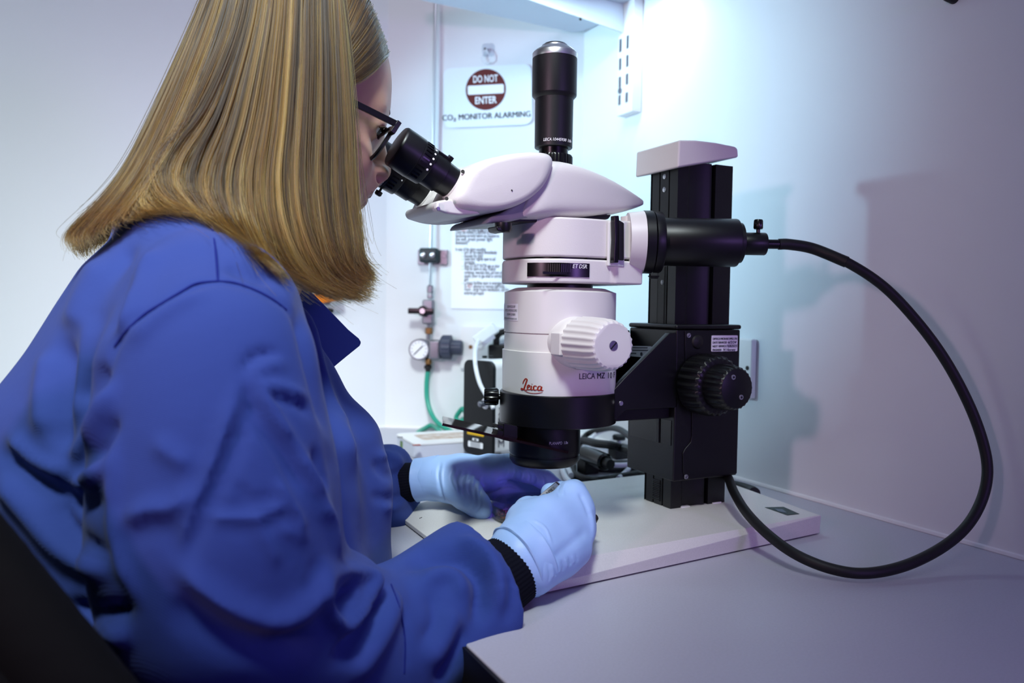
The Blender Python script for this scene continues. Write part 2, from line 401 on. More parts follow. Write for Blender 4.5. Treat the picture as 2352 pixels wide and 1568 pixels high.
# ------------------------------------------------------------------ bench
bench = thing('workbench', 'long grey laminate workbench with a black front edge along the right wall', 'workbench', (.5, .5, 0))
out = [(.2265, -.9), (.7995, -.9), (.7995, 1.289), (.487, 1.4985), (-.3, 1.4985), (-.3, 1.22), (.2265, 1.22)]
zprism('worktop', out, TZ-.028, TZ, top_m, bench, .0015)
abox('front_edge', (.2235, -.9, TZ-.034), (.2262, 1.215, TZ-.0015), bench_black, bench)
abox('apron', (.30, -.88, TZ-.12), (.33, 1.28, TZ-.029), bench_black, bench)
for y in (-.8, 1.2):
    abox('leg', (.32, y-.03, 0.001), (.38, y+.03, TZ-.03), bench_black, bench); abox('leg', (.70, y-.03, 0.001), (.76, y+.03, TZ-.03), bench_black, bench)

# ------------------------------------------------------------------ shelf on the right wall
shelf_m = mat('shelf_laminate', 'c4ccd8', .5)
sh = thing('wall_shelf', 'pale shelf on a steel bracket high on the right wall', 'shelf', (.60, 1.2, 1.503))
SZ = 1.503
o_ = [(.38, -.3), (.7985, -.3), (.7985, 1.255), (.7935, 1.285), (.775, 1.298), (.38, 1.285)]
zprism('board', o_, SZ, SZ+.018, shelf_m, sh, .002)
def YP(x, y, Y):
    d = ray(x, y); return CAM + d*((Y-CAM[1])/d[1])
bp = [YP(1432, 76, 1.135), YP(1214, 0, 1.135), YP(1060, -55, 1.135)]
a = [(p[0], p[2]) for p in bp]
poly = [a[0], a[1], a[2], (a[2][0], SZ-.0005), (.779, SZ-.0005)]
Va = [np.array([x, 1.1335, z]) for x, z in poly]; Vb = [np.array([x, 1.1365, z]) for x, z in poly]
V, Fc = slab_vf(Va, Vb); br = mk('bracket', V, Fc, shelf_m, sh, True, 'tapered white steel bracket', .0008)
lathe('screw', YP(1333, 44, 1.1334), (0, -1, 0), [(0, .0025), (.001, .0022)], rubber, br, 12)
ur = thing('slotted_upright', 'white slotted steel upright screwed to the right wall under the shelf', 'shelf upright', (.79, 1.128, 1.318))
abox('channel', (.7805, 1.1045, 1.318), (.7995, 1.1495, 2.4), white_smooth, ur, .001)
for k, y in enumerate((-.01, .05, 95, 134, 172, 212)):
    pass
for (y0, y1) in ((90, 119), (134, 160), (176, 200), (218, 240)):
    for yy in (1.141, 1.120):
        zt, zb = onx(1425, y0, .78)[2], onx(1425, y1, .78)[2]
        abox('slot', (.7796, yy-.003, zb), (.7812, yy+.003, zt), dull_steel, ur)
zc = onx(1425, 208, .78)[2]
lathe('screw', (.7804, 1.140, zc), (-1, 0, 0), [(0, .0055), (.0015, .005), (.002, .003)], dull_steel, ur, 16)

# ------------------------------------------------------------------ right wall fittings
sk = thing('socket_plate', 'white plastic socket plate low on the right wall behind the column', 'socket', (.795, .865, .868))
abox('plate', (.7895, .8235, .868), (.7995, .9095, .951), white_smooth, sk, .003, 3)
P = onx(1716, 845, .789); lathe('screw', (.7895, P[1], P[2]), (-1, 0, 0), [(0, .0032), (.0008, .003)], rubber, sk, 12)
P = onx(2192, -4, .80)
hk = thing('wall_peg', 'small dark peg on the right wall at the top edge of view', 'peg', P)
lathe('peg', P, (-1, 0, 0), [(0, .006), (.012, .005), (.016, .003)], rubber, hk, 16)

# ------------------------------------------------------------------ fittings on the short corner wall
def wl(name, px0, px1, d0, d1, m, parent, bevel=0, label=None):
    """block on the corner wall spanning the frame rectangle px0..px1"""
    c0, c1 = W(*px0), W(*px1); u0, u1 = (c0-WA)@WT, (c1-WA)@WT; z0, z1 = c1[2], c0[2]
    c = WA+WT*(u0+u1)/2+ZV*(z0+z1)/2+WN*(d0+d1)/2
    return box(name, c, WT*abs(u1-u0)/2, ZV*(z1-z0)/2, WN*(d1-d0)/2, m, parent, bevel, 2, label)
def wp(x, y, d): return W(x, y, 0)+WN*d
gas = thing('gas_regulator', 'steel gas line on the corner wall with lever valve, round gauge and knob', 'gas regulator', wp(985, 800, 0))
tube('pipe', [W(1001, -60, .012), W(999, 100, .012), W(995, 350, .012), W(991, 500, .012), W(989, 574, .014)], .0028, steel, gas, 10, 4)
tube('pipe', [W(989, 600, .014), W(987, 660, .014)], .0028, steel, gas, 10, 2)
wl('clamp_plate', (961, 574), (1029, 608), .001, .006, dull_steel, gas, .0008)
cb = wl('clamp_block', (969, 571), (1011, 604), .006, .026, mat('dark_green_plastic', '13262a', .4), gas, .004)
for x in (979, 1000): lathe('bolt', wp(x, 588, .0262), WN, [(0, .0052), (.003, .0048), (.004, .003)], steel, cb, 16)
lathe('bolt', wp(1022, 589, .006), WN, [(0, .0045), (.002, .004)], dull_steel, gas, 12)
pz = lambda y: W(986, y)[2]
def vl(name, x, prof, m, n=24, d=.014):
    """upright turned fitting: prof = (frame y, radius px)"""
    c = W(x, prof[0][0], d); z0 = c[2]; s = pxm(c)
    return lathe(name, c, (0, 0, -1), [(z0-W(x, y, d)[2], r/s) for y, r in prof], m, gas, n)
vl('compression_nut', 988, [(655, 5), (657, 7.5), (671, 7.5), (672, 5.5), (674, 7), (684, 7), (685, 5)], dull_steel, 6)
wl('valve_body', (976, 688), (1000, 744), .004, .024, dull_steel, gas, .003)
lv = lathe('valve_hub', wp(980, 714, .0242), WN, [(0, .010), (.010, .010), (.012, .008)], black_gloss, gas, 24)
c = wp(976, 714, .033); eu = WT
box('lever', c, WT*.025, ZV*.0055, WN*.004, black_gloss, lv, .002)
lathe('hub_screw', wp(980, 714, .0368), WN, [(0, .0052), (.001, .005)], steel, lv, 16)
vl('brass_nut', 985, [(752, 7), (753, 8.5), (766, 8.5), (767, 7)], brass, 6)
vl('stem', 984, [(744, 4), (780, 4)], dull_steel)
gc = wp(971, 801, .03)
gg = lathe('gauge', wp(971, 801, .008), WN, [(0, .018), (.003, .0205), (.022, .0205), (.0235, .019)], dull_steel, gas, 40, label='round dial pressure gauge')
lathe('dial', wp(971, 801, .0316), WN, [(0, .0175), (.0004, .0172)], paper_m, gg, 40)
dx = WT*.7071+ZV*.7071
box('needle', wp(971, 801, .0326)-dx*.001, dx*.012, (ZV*.7071-WT*.7071)*.0009, WN*.0003, lettering_k, gg)
for k in range(11):
    a = math.radians(225-27*k); e = WT*math.cos(a)+ZV*math.sin(a); t = -WT*math.sin(a)+ZV*math.cos(a)
    box('tick', wp(971, 801, .0322)+e*.0142, e*.0016, t*.0004, WN*.0002, lettering_k, gg)
wl('regulator_body', (993, 779), (1018, 824), .006, .034, dull_steel, gas, .004)
ka = W(1013, 797, .02)
lathe('adjust_knob', ka, WT, [(0, .019), (.004, .023), (.020, .023), (.021, .014), (.040, .0135), (.042, .011)], mat('grey_blue_plastic', '3a3f52', .45), gas, 36, lambda th, i: 1+.03*math.cos(18*th))
vl('brass_tail', 984, [(822, 6), (826, 8), (836, 8), (838, 4)], brass, 8)
vl('hose_collar', 983, [(838, 6), (840, 9), (846, 9), (848, 6), (853, 6)], rubber)
# green hose
hz = TZ+.0052
P = [W(983, 851, .014), W(980, 880, .016), W(981, 915, .02), W(990, 948, .03), W(1008, 973, .045)]
P += [onz(1040, 992, hz), onz(1062, 998, hz+.004), onz(1062, 1004, hz), onz(1030, 1006, hz), onz(995, 978, hz+.004), onz(975, 984, hz), onz(962, 992, hz), onz(958, 999, hz)]
hose = tube('gas_hose', P, .0047, teal_m, None, 10, 8); tag(hose, 'translucent green hose hanging from the gas regulator onto the worktop', 'hose')
P = [onz(1032, 1003, hz), onz(1060, 994, hz), onz(1078, 988, hz+.003), W(1066, 940, .03), W(1052, 950, .022), W(1048, 962, .022), W(1056, 968, .03), W(1066, 962, .03)]
h2 = tube('spare_hose', P, .0047, teal_m, None, 10, 8); tag(h2, 'short length of green hose curling up behind the black and white illuminator', 'hose')

# hanging sign
sg = thing('warning_sign', 'laminated do-not-enter sign hanging from a hook on the corner wall', 'sign', wp(1120, 220, .004))
def wplate(name, x0, y0, x1, y1, rad, d, th, m, parent, rot=0., label=None):
    c0, c1 = W(x0, y0), W(x1, y1); c = (c0+c1)/2+WN*d; w_, h_ = abs((c1-c0)@WT), abs(c1[2]-c0[2])
    eu, ev = WT*math.cos(rot)+ZV*math.sin(rot), ZV*math.cos(rot)-WT*math.sin(rot)
    return plate(name, c, eu, ev, rrect(w_, h_, rad, 5), th, m, parent, label), c, eu, ev, w_, h_
ROT = .032
cardo, c, eu, ev, w_, h_ = wplate('card', 1021, 156, 1221, 290, .014, .004, .0012, sign_m, sg, ROT)
px = pxm(c)
def sp(x, y, d=.0054):                        # point on the card for a frame position
    q = W(x, y, .004); v = q-c; return c+eu*(v@eu)+ev*(v@ev)+WN*(d-.004)
cc = sp(1116, 206)
dk = plate('red_disc', cc, eu, ev, [(.0385*math.cos(2*math.pi*k/48), .0385*math.sin(2*math.pi*k/48)) for k in range(48)], .0003, sign_red, sg)
plate('white_bar', cc+WN*.0004, eu, ev, rrect(.0695, .0172, .003), .0003, paper_m, sg)
flat_text('lettering', 'DO NOT', cc+ev*.0138+WN*.0004, eu, ev, .0185, paper_m, sg, width=.0475, bold=.0004)
flat_text('lettering', 'ENTER', cc-ev*.0262+WN*.0004, eu, ev, .0185, paper_m, sg, width=.0415, bold=.0004)
tx = sp(1117, 273)
sink = mat('sign_ink', '2c2b30', .5)
for dx_ in (-.0003, .0003): flat_text('lettering', 'CO₂ MONITOR ALARMING', tx+eu*dx_, eu, ev, .0155, sink, sg, width=.169)
hkx = thing('adhesive_hook', 'clear adhesive hook with a cable tie loop above the warning sign', 'hook', wp(1120, 115, .003))
wplate('backing', 1108, 101, 1136, 130, .006, .0008, .0022, clear_m, hkx)
tube('hook_arm', [W(1121, 112, .004), W(1121, 122, .010), W(1119, 130, .012), W(1121, 126, .018)], .0022, clear_m, hkx, 8, 6)
lathe('pin', W(1115, 114, .003), WN, [(0, .002), (.006, .002)], rubber, hkx, 10)
tube('tie_loop', [W(1116, 114, .008), W(1110, 122, .009), W(1106, 134, .009), W(1112, 144, .009), W(1121, 144, .010), W(1126, 136, .010), W(1122, 124, .012), W(1117, 113, .009)], .0011, cable_w, hkx, 8, 6)

# printed notice
nt_ = thing('printed_notice', 'printed safety notice sheet taped to the corner wall beside the gas line', 'notice', wp(1160, 560, .002))
pg, c, eu, ev, w_, h_ = wplate('sheet', 1040, 385, 1292, 712, .001, .0015, .0006, paper_m, nt_)
ink = mat('notice_ink', '3c3c48', .6)
def nline(y, x, s, m=ink, wpx=None, size=9.5):
    p = W(x, y, .0022); k = size/pxm(p)
    o = flat_text('print', s, p, WT, ZV, k*1.25, m, nt_, center=False, width=wpx/pxm(p) if wpx else None, lift=.0001, bold=.00012)
lines = [(516, 1046, 'Do', 10, ' use this', 60, 1072), (531, 1046, 'Do', 10, ' stay when the alarm is sounding', 62, 1074)]
nline(502, 1095, 'CO₂ gas supply', wpx=60)
for y, x, s, w1, rest, w2, x2 in lines:
    nline(y, x, s, wpx=w1); nline(y, x+13, 'NOT', red_print, 14); nline(y, x2, rest.strip(), wpx=w2)
nline(523, 1046, 'equipment', wpx=24)
for y, s, w_ in ((537, 'Check the monitor is switched on and', 88), (545, 'functioning correctly before use (situated on', 101), (553, 'the wall, green power light', 86), (561, 'illuminated)', 28)): nline(y, 1046, s, wpx=w_)
nline(576, 1046, 'In case of the alarm sounding', wpx=70)
for y, s, w_ in ((583, 'turn off the supply immediately', 76), (591, 'Evacuate the room', 43), (598, 'Leave door slightly open to aid', 72), (606, 'ventilation', 25), (614, 'Place DO NOT ENTER sign on door', 82), (621, 'Wait for alarm to stop. If alarm', 73), (629, 'continues, evacuate area, and turn off', 90), (637, 'supply (door to gas shed in corridor)', 92), (645, 'also', 10), (653, 'Contact facilities team in emergency', 92), (668, 'room - large room ventilation, call for', 104), (676, 'external gas supply', 46)):
    nline(y, 1066, s, wpx=w_)
    if s[0].isupper() or s.startswith('turn off the'): nline(y, 1061, '-', wpx=2)
nline(661, 1066, 'Do', wpx=6); nline(661, 1074, 'NOT', red_print, 11); nline(661, 1087, 'attempt to remove staff from', wpx=72)

# double socket with adapter and plug
ds = thing('double_socket', 'white double wall socket on the corner wall behind the illuminator', 'socket', wp(1140, 800, .004))
wplate('faceplate', 1061, 750, 1228, 848, .004, .0005, .009, white_smooth, ds)
wplate('switch', 1096, 775, 1110, 800, .001, .0098, .003, white_smooth, ds)
lathe('screw', wp(1083, 796, .0096), WN, [(0, .004), (.0008, .0038)], brass, ds, 12)
ad = thing('white_adapter', 'white mains adapter tilted on top of the illuminator with a white cable', 'adapter', W(1116, 770, .05))
e1 = WT*.80+ZV*.60; e2 = ZV*.80-WT*.60
box('body', W(1116, 768, .055), e1*.023, e2*.0105, WN*.013, white_smooth, ad, .003)
box('label', W(1121, 777, .055)+WN*.0132-e2*.004, e1*.014, e2*.004, WN*.0002, mat('pale_grey_label', 'a7a5b4', .5), ad)
P = [W(1099, 781, .06), D(1093, 800, 1.38), D(1091, 818, 1.235), D(1093, 845, 1.212), D(1102, 880, 1.200), D(1117, 908, 1.188), D(1129, 926, 1.176), D(1133, 938, 1.172)]
tube('cable', P, .0033, cable_w, ad, 10, 8)
pl = thing('black_plug', 'black moulded mains plug in the double socket behind the microscope', 'plug', W(1146, 800, .03))
wl('body', (1128, 789), (1172, 822), .0105, .04, rubber, pl, .003)
tube('cable', [W(1140, 792, .03), W(1141, 775, .034), W(1150, 764, .035), W(1168, 762, .035), W(1190, 775, .03), W(1215, 830, .03)], .0062, rubber, pl, 10, 8)
# orange gas tap on the back wall
def yb(x, y, d=0):
    r_ = ray(x, y); return CAM+r_*((1.5-d-CAM[1])/r_[1])
gt = thing('orange_tap', 'small orange gas tap on the back wall behind the collar', 'gas tap', yb(748, 690, .01))
lathe('stem', yb(746, 690, .002), (0, -1, 0), [(0, .008), (.02, .008)], dull_steel, gt, 16)
box('lever', yb(750, 682, .028), np.array([.030, 0, .006]), (0, .006, 0), np.array([-.002, 0, .010]), mat('orange_plastic', 'e07a14', .4), gt, .004)
lathe('outlet', yb(756, 713, .002), (0, -1, 0), [(0, .005), (.02, .004)], rubber, gt, 12)

# ------------------------------------------------------------------ illuminator behind the microscope
il = thing('illuminator', 'black fronted white illuminator box standing behind the microscope on the worktop', 'light source', onz(1110, 1048, TZ))
b0, b1 = onz(1064, 1038, TZ+.008), onz(1132, 1052, TZ+.008)
eY = (b1-b0); wdt = np.linalg.norm(eY); eY /= wdt; eX = np.array([-eY[1], eY[0], 0]); eX = eX if eX[0] > 0 else -eX
ht = D(1062, 824, proj(b0)[2])[2]-b0[2]
cen = (b0+b1)/2+ZV*ht/2
out = rrect(wdt, ht, .012, 5)
nn = -eX
body = plate('housing', cen+eX*.185, eY, ZV, rrect(wdt-.002, ht-.002, .011, 5), .18, white_smooth, il) if np.cross(eY, ZV)@nn > 0 else plate('housing', cen+eX*.004, eY, ZV, rrect(wdt-.002, ht-.002, .011, 5), .18, white_smooth, il)
sgn = 1 if np.cross(eY, ZV)@nn > 0 else -1
plate('front_panel', cen+eX*(.005 if sgn > 0 else -.001), eY, ZV, out, .006, black_m, il, None, .001)
def ip(x, y, lift=.0015):                          # point on the front panel under a frame position
    r_ = ray(x, y); pc = cen-eX*.001; t = ((pc-CAM)@nn)/(r_@nn); return CAM+r_*t+nn*lift
lathe('port_ring', ip(1119, 926, .0003), nn, [(0, .0085), (.004, .0085), (.005, .006)], steel, il, 24)
lathe('port_plug', ip(1117, 926, .002), nn, [(0, .005), (.012, .0045), (.013, .003)], dull_steel, il, 20)
def iplate(name, x0, y0, x1, y1, m, lift=.0008, r=.002):
    p0, p1 = ip(x0, y0), ip(x1, y1); c_ = (p0+p1)/2; w__, h__ = abs((p1-p0)@eY), abs(p1[2]-p0[2])
    ev_ = ZV; eu_ = eY if sgn > 0 else -eY
    return plate(name, ip((x0+x1)/2, (y0+y1)/2, lift), eu_, ev_, rrect(w__, h__, min(r, h__*.3), 3), .0004, m, il), eu_
iplate('warning_label', 1074, 990, 1112, 1003, mat('yellow_label', 'dcae12', .5))
_, eui = iplate('rating_label', 1076, 1011, 1110, 1031, paper_m)
iplate('rating_tab', 1086, 1005, 1100, 1013, paper_m)
for k in range(4):
    p_ = ip(1093, 1015.5+4*k, .0014); box('printed_line', p_, eY*.011, ZV*.0005, nn*.0002, lettering_g, il)
iplate('mark', 1091, 1007, 1096, 1011, lettering_k, .0016)
for (x, y) in ((1085, 1044), (1124, 1052)):
    p = ip(x, y); abox('foot', (p[0]+.004, p[1]-.009, TZ+.0002), (p[0]+.024, p[1]+.009, b0[2]+.004), rubber, il, .001)
abox('foot', (b0[0]+.15, b1[1]-.0, TZ+.0002), (b0[0]+.17, b1[1]+.02, b0[2]+.003), rubber, il, .001)
# upright lettering down the white flank
e = eX; nf = eY if eY[1] < 0 else -eY
def fp(x, y):
    pc = b1+nf*.0005; r_ = ray(x, y); t = ((pc-CAM)@nf)/(r_@nf); return CAM+r_*t
for y, ch in ((948, 'X'), (960, 'A'), (973, 'M'), (986, 'X'), (1000, 'K'), (1022, 'M')):
    q = fp(1151, y+4); flat_text('lettering', ch, q, eX, ZV, .017, lettering_g, il, width=.013)
for x in (1102, 1116): 
    p = ip(x, 822); box('top_screw', p+ZV*.0015+eX*.012, eX*.003, eY*.003, ZV*.002, rubber, il, .001)

# white tip tray left of the illuminator
tr = thing('sample_tray', 'shallow white plastic tray with a brown stained top on the worktop', 'tray', onz(990, 1040, TZ))
a0, a1 = onz(908, 1028, TZ), onz(953, 1054, TZ); d0 = (a1-a0); L0 = np.linalg.norm(d0); d0 /= L0; d1 = np.array([-d0[1], d0[0], 0]); d1 = d1 if d1[0] > 0 else -d1
c = (a0+a1)/2+d1*.075; nz = np.cross(d1, d0)
ol = rrect(.15, L0, .012, 5)
th = .020
Vt = [c+u*d1+v*d0+ZV*.0003 for u, v in ol]; V, Fc = slab_vf(Vt, [p+ZV*th for p in Vt]); mk('tray_body', V, Fc, mat('translucent_tray', 'c9ccd8', .35), tr, True, None, .001)
Vt = [c+u*1.012*d1+v*1.012*d0+ZV*(th+.0005) for u, v in ol]; V, Fc = slab_vf(Vt, [p+ZV*.004 for p in Vt]); mk('tray_lid', V, Fc, white_smooth, tr, True, None, .001)
stain = mat('brown_stain', 'b39a86', .7, var=(60, 'd8d2d0', .9))
Vt = [c+u*.70*d1+v*.5*d0+ZV*(th+.0045) for u, v in ol]; V, Fc = slab_vf(Vt, [p+ZV*.0006 for p in Vt]); mk('stained_paper', V, Fc, stain, tr)
pp = onz(957, 1022, TZ+th+.0047); box('red_mark', pp+ZV*.0002, d1*.006, d0*.004, ZV*.0003, red_print, tr)
pp = onz(919, 1004, TZ+th+.0047); box('grey_mark', pp+ZV*.0002, d1*.004, d0*.003, ZV*.0003, lettering_g, tr)
pp = (a0+a0+a1)/3+ZV*.010; box('green_label', pp-d1*.0004, d0*.006, ZV*.007, d1*.0004, mat('leaf_green_label', '5a7a3c', .5), tr)

# cables behind the microscope
def ctube(name, P, r, m, label): tag(tube(name, P, r, m, None, 10, 8), label, 'cable')
tz = TZ+.005
ctube('black_cable', [onz(1460, 1012, tz+.06), onz(1420, 985, tz+.05), onz(1385, 985, tz+.035), onz(1345, 1000, tz+.015), onz(1325, 1045, tz), onz(1360, 1072, tz), onz(1400, 1078, tz), onz(1450, 1075, tz), onz(1500, 1075, tz)], .0048, rubber, 'thick black cable sagging behind the microscope column, highest of the black ones')
ctube('black_cable', [onz(1490, 1060, tz+.002), onz(1440, 1063, tz+.003), onz(1380, 1062, tz+.012), onz(1330, 1047, tz+.012), onz(1290, 1035, tz+.01)], .0046, rubber, 'black cable running straight along the worktop behind the objective')
ctube('black_cable', [onz(1300, 1030, tz+.01), onz(1316, 1066, tz), onz(1318, 1086, tz), onz(1340, 1098, tz), onz(1375, 1102, tz), onz(1420, 1094, tz), onz(1480, 1084, tz)], .0044, rubber, 'black cable looping on the worktop just behind the base plate')
ctube('black_cable', [onz(1450, 1035, tz+.045), onz(1430, 1030, tz+.04), onz(1405, 1022, tz+.045), onz(1370, 1018, tz+.04), onz(1335, 1012, tz+.03), onz(1290, 1025, tz+.01)], .006, rubber, 'short thick black lead in the tangle beside the focus block')
ctube('white_cable', [onz(1348, 1030, tz+.02), onz(1360, 1004, tz+.02), onz(1382, 990, tz+.025), onz(1410, 985, tz+.025), onz(1440, 1000, tz+.02), onz(1470, 1015, tz+.01)], .0036, cable_w, 'white cable arching over the black plug behind the objective')
ctube('white_cable', [onz(1325, 1046, tz+.012), onz(1350, 1052, tz+.012), onz(1385, 1065, tz+.01), onz(1420, 1068, tz+.01), onz(1450, 1066, tz+.01)], .0036, cable_w, 'white cable passing under the black plug behind the objective')
ctube('white_cable', [onz(1316, 1112, tz), onz(1302, 1100, tz), onz(1294, 1085, tz), onz(1292, 1073, tz), onz(1305, 1078, tz), onz(1312, 1092, tz)], .0042, cable_w, 'white cable bent into a tight loop beside the gloved fingers')
ctube('white_cable', [onz(1420, 1098, tz), onz(1434, 1086, tz), onz(1452, 1070, tz), onz(1480, 1060, tz)], .0034, cable_w, 'thin white cable end slanting down to the back of the base plate')
cn = thing('black_connector', 'black plastic connector lying among cables behind the objective', 'connector', onz(1365, 1050, TZ))
q0, q1 = onz(1340, 1040, TZ+.03), onz(1392, 1062, TZ+.028)
ax = q1-q0; Lc = np.linalg.norm(ax); lathe('body', q0, ax, [(0, .008), (.003, .0105), (Lc*.6, .0125), (Lc*.95, .0125), (Lc, .010)], black_gloss, cn, 20)
lathe('collar', q1, ax, [(0, .007), (.012, .007), (.013, .005)], rubber, cn, 16)
abox('rest', q0+np.array([-.004, -.012, -.0295]), q0+np.array([.02, .012, -.0095]), rubber, cn, .002)
sw = thing('cable_clamp', 'small black cable clamp with a steel screw in the tangle', 'clamp', onz(1420, 1040, TZ))
q = onz(1421, 1052, TZ); abox('block', q+np.array([-.014, -.012, .0003]), q+np.array([.016, .012, .022]), rubber, sw, .003)
lathe('screw', q+ZV*.022, (0, 0, 1), [(0, .004), (.012, .004), (.013, .003)], steel, sw, 16); lathe('head', q+ZV*.030, (0, 0, 1), [(0, .010), (.006, .011), (.008, .009)], rubber, sw, 20)
# ================================================================== stereo microscope
AX0 = S(1284, 780)[0]                                  # optical axis, x
ms = thing('stereo_microscope', 'large cream and black stereo microscope on its base plate, person looking into it', 'microscope', (AX0, YC, TZ))
BZ = TZ+.0215                                          # top of the base plate
def bo(p): return np.array([p[0], p[1]])
# --- base plate: wedge edges rising to the rear corner
FL, FR, RR = onz(918, 1196, TZ), onz(1161, 1386, TZ), onz(1885, 1227, TZ)
FL = np.array([FR[0]+.003, .862, TZ])
BR = np.array([.700, .752, TZ]); BL = np.array([.66, .858, TZ])
bot = [FL, FR, RR, BR, BL]
zl = [.0062, .0062, .0205, .0205, .0100]               # height of the upright rim
rim = [p+ZV*h for p, h in zip(bot, zl)]
tFR = np.array([.336, onz(1400, 1270, BZ)[1]-.002, BZ]); tFL = np.array([.336, .838, BZ])
top = [tFL, tFR, onz(1882, 1182.5, BZ), onz(1676, 1108.5, BZ), np.array([.64, .850, BZ])]
low = [p+ZV*.0015+(np.array([.45, .71, 0])-p)*np.array([.004, .006, 0]) for p in bot]
V = low+rim+top; n = 5
Fc = [tuple(range(n-1, -1, -1))]+[(i, (i+1) % n, n+(i+1) % n, n+i) for i in range(n)]+[(n+i, n+(i+1) % n, 2*n+(i+1) % n, 2*n+i) for i in range(n)]+[tuple(range(2*n, 3*n))]
base = mk('base_plate', V, Fc, base_m, ms, True, None, .0018, 3)
for p in ((.31, .60), (.31, .83), (.66, .625), (.63, .83)): lathe('foot', (p[0], p[1], TZ+.0001), (0, 0, 1), [(0, .009), (.0016, .009)], rubber, base, 16)
g0, g1, g2, g3 = [onz(*q, BZ+.0002) for q in ((1757, 1165), (1800, 1164), (1836, 1180), (1808, 1183))]
V, Fc = slab_vf([g0, g1, g2, g3], [p+ZV*.0003 for p in (g0, g1, g2, g3)]); gl = mk('base_label', V, Fc, mat('green_label', '0f2a22', .35), ms, False)
g0, g1, g2, g3 = [onz(*q, BZ+.0006) for q in ((1779, 1168), (1797, 1169), (1808, 1178), (1787, 1174))]
V, Fc = slab_vf([g0, g1, g2, g3], [p+ZV*.0002 for p in (g0, g1, g2, g3)]); mk('label_print', V, Fc, mat('label_grey', '5d6a76', .4), gl, False)

a_, b_ = onz(963, 1193.5, BZ-.002), onz(969.5, 1190.5, BZ-.002)
box('scratch', (a_+b_)/2+ZV*.0014, (b_-a_)/2, (.0001, .0002, 0), (0, 0, .0003), rubber, base)
# --- column: grooved black extrusion
cx0, cx1 = S(1546, 900, -.025)[0], S(1679, 560, -.025)[0]; cy0, cy1 = YC-.025, YC+.027
def fx(px): return S(px, 560, -.025)[0]
pr_ = [(cx0, cy0)]
for a, b, d in ((1577, 1582, .002), (1582, 1622, .006), (1629, 1638, .004)):
    pass
gx = [fx(v) for v in (1578, 1584, 1620, 1627, 1632, 1640)]
near = [(cx0, cy0), (gx[0], cy0), (gx[1], cy0+.003), (gx[2], cy0+.003), (gx[3], cy0+.001), (gx[4], cy0+.001), (gx[4], cy0+.006), (gx[5], cy0+.006), (gx[5], cy0), (cx1, cy0)]
far = [(cx1, cy1), (cx0+.004, cy1)]
L_ = cy1-cy0
fr = [cy0+L_*t for t in (.92, .86, .78, .62, .60, .58, .30, .28, .26)]
front = [(cx0, cy1-.004), (cx0, fr[0]), (cx0+.003, fr[0]), (cx0+.003, fr[1]), (cx0, fr[1]), (cx0, fr[3]), (cx0+.0015, fr[3]), (cx0+.0015, fr[4]), (cx0, fr[5]-.0001), (cx0, fr[6]), (cx0+.0015, fr[6]), (cx0+.0015, fr[7]), (cx0, fr[8])]
outl = near+far+front
ztop = S(1600, 372, -.025)[2]
col = zprism('column', outl, BZ, ztop, black_m, ms)
cf = (fr[5]+fr[6])/2                                    # middle of the front strip
for y in (405, 435, 648):
    p = np.array([cx0, cf, 0]); z = YP(1524, y, cf)[2]
    lathe('column_screw', (cx0, cf, z), (-1, 0, 0), [(0, .0028), (.0006, .0028), (.0012, .0015)], steel, col, 14)
zr0, zr1 = YP(1510, 744, cf)[2], YP(1510, 612, cf)[2]
teeth = []
nT = 46
for k in range(nT):
    z = zr0+(zr1-zr0)*(k+.5)/nT; teeth.append(box_vf((cx0-.0006, cf+.002, z), (.0006, 0, 0), (0, .0065, 0), (0, 0, (zr1-zr0)/nT*.28)))
V, Fc = join(teeth); o = mk('rack_teeth', V, Fc, black_m, col, False); o['kind'] = 'stuff'
zr0, zr1 = BZ+.004, BZ+.028
V, Fc = join([box_vf((cx0-.0006, cf+.002, zr0+(zr1-zr0)*(k+.5)/12), (.0006, 0, 0), (0, .0065, 0), (0, 0, .0006)) for k in range(12)]); o = mk('rack_teeth', V, Fc, black_m, col, False); o['kind'] = 'stuff'
for x, y in ((cx0+.02, cy0), (cx0+.065, cy0)):
    abox('shim', (x-.006, y-.0015, BZ), (x+.006, y+.004, BZ+.0012), white_smooth, col)
# cap
yn, yf = YC-.034, YC+.043
cap_px = [(1557, 385), (1560, 321), (1600, 321.5), (1645, 327), (1690, 336), (1696, 342), (1697, 361)]
yprism('column_cap', cap_px, yn-YC, yf-YC, whitet_m, ms, .003, 3)

# --- focus drive block
by0 = YC-.044; bx0 = S(1551, 900, -.044)[0]; bx1 = S(1697, 900, -.044)[0]
def solveY(px, y, X):
    lo, hi = .4, 1.2
    for _ in range(50):
        m_ = (lo+hi)/2
        if proj((X, m_, YP(px, y, m_)[2]))[0] > px: lo = m_
        else: hi = m_
    return lo
by1 = solveY(1441, 1000, bx0)
zb, zt = S(1551, 1106, -.044)[2], S(1551, 757, -.044)[2]
blk = abox('focus_drive', (bx0, by0, zb), (bx1, by1, zt), black_m, ms, .0015)
abox('drive_lid', (bx0-.0015, by0-.0015, zt+.0003), (bx1+.001, by1+.001, S(1551, 745, -.044)[2]), black_m, ms, .0025, 3)
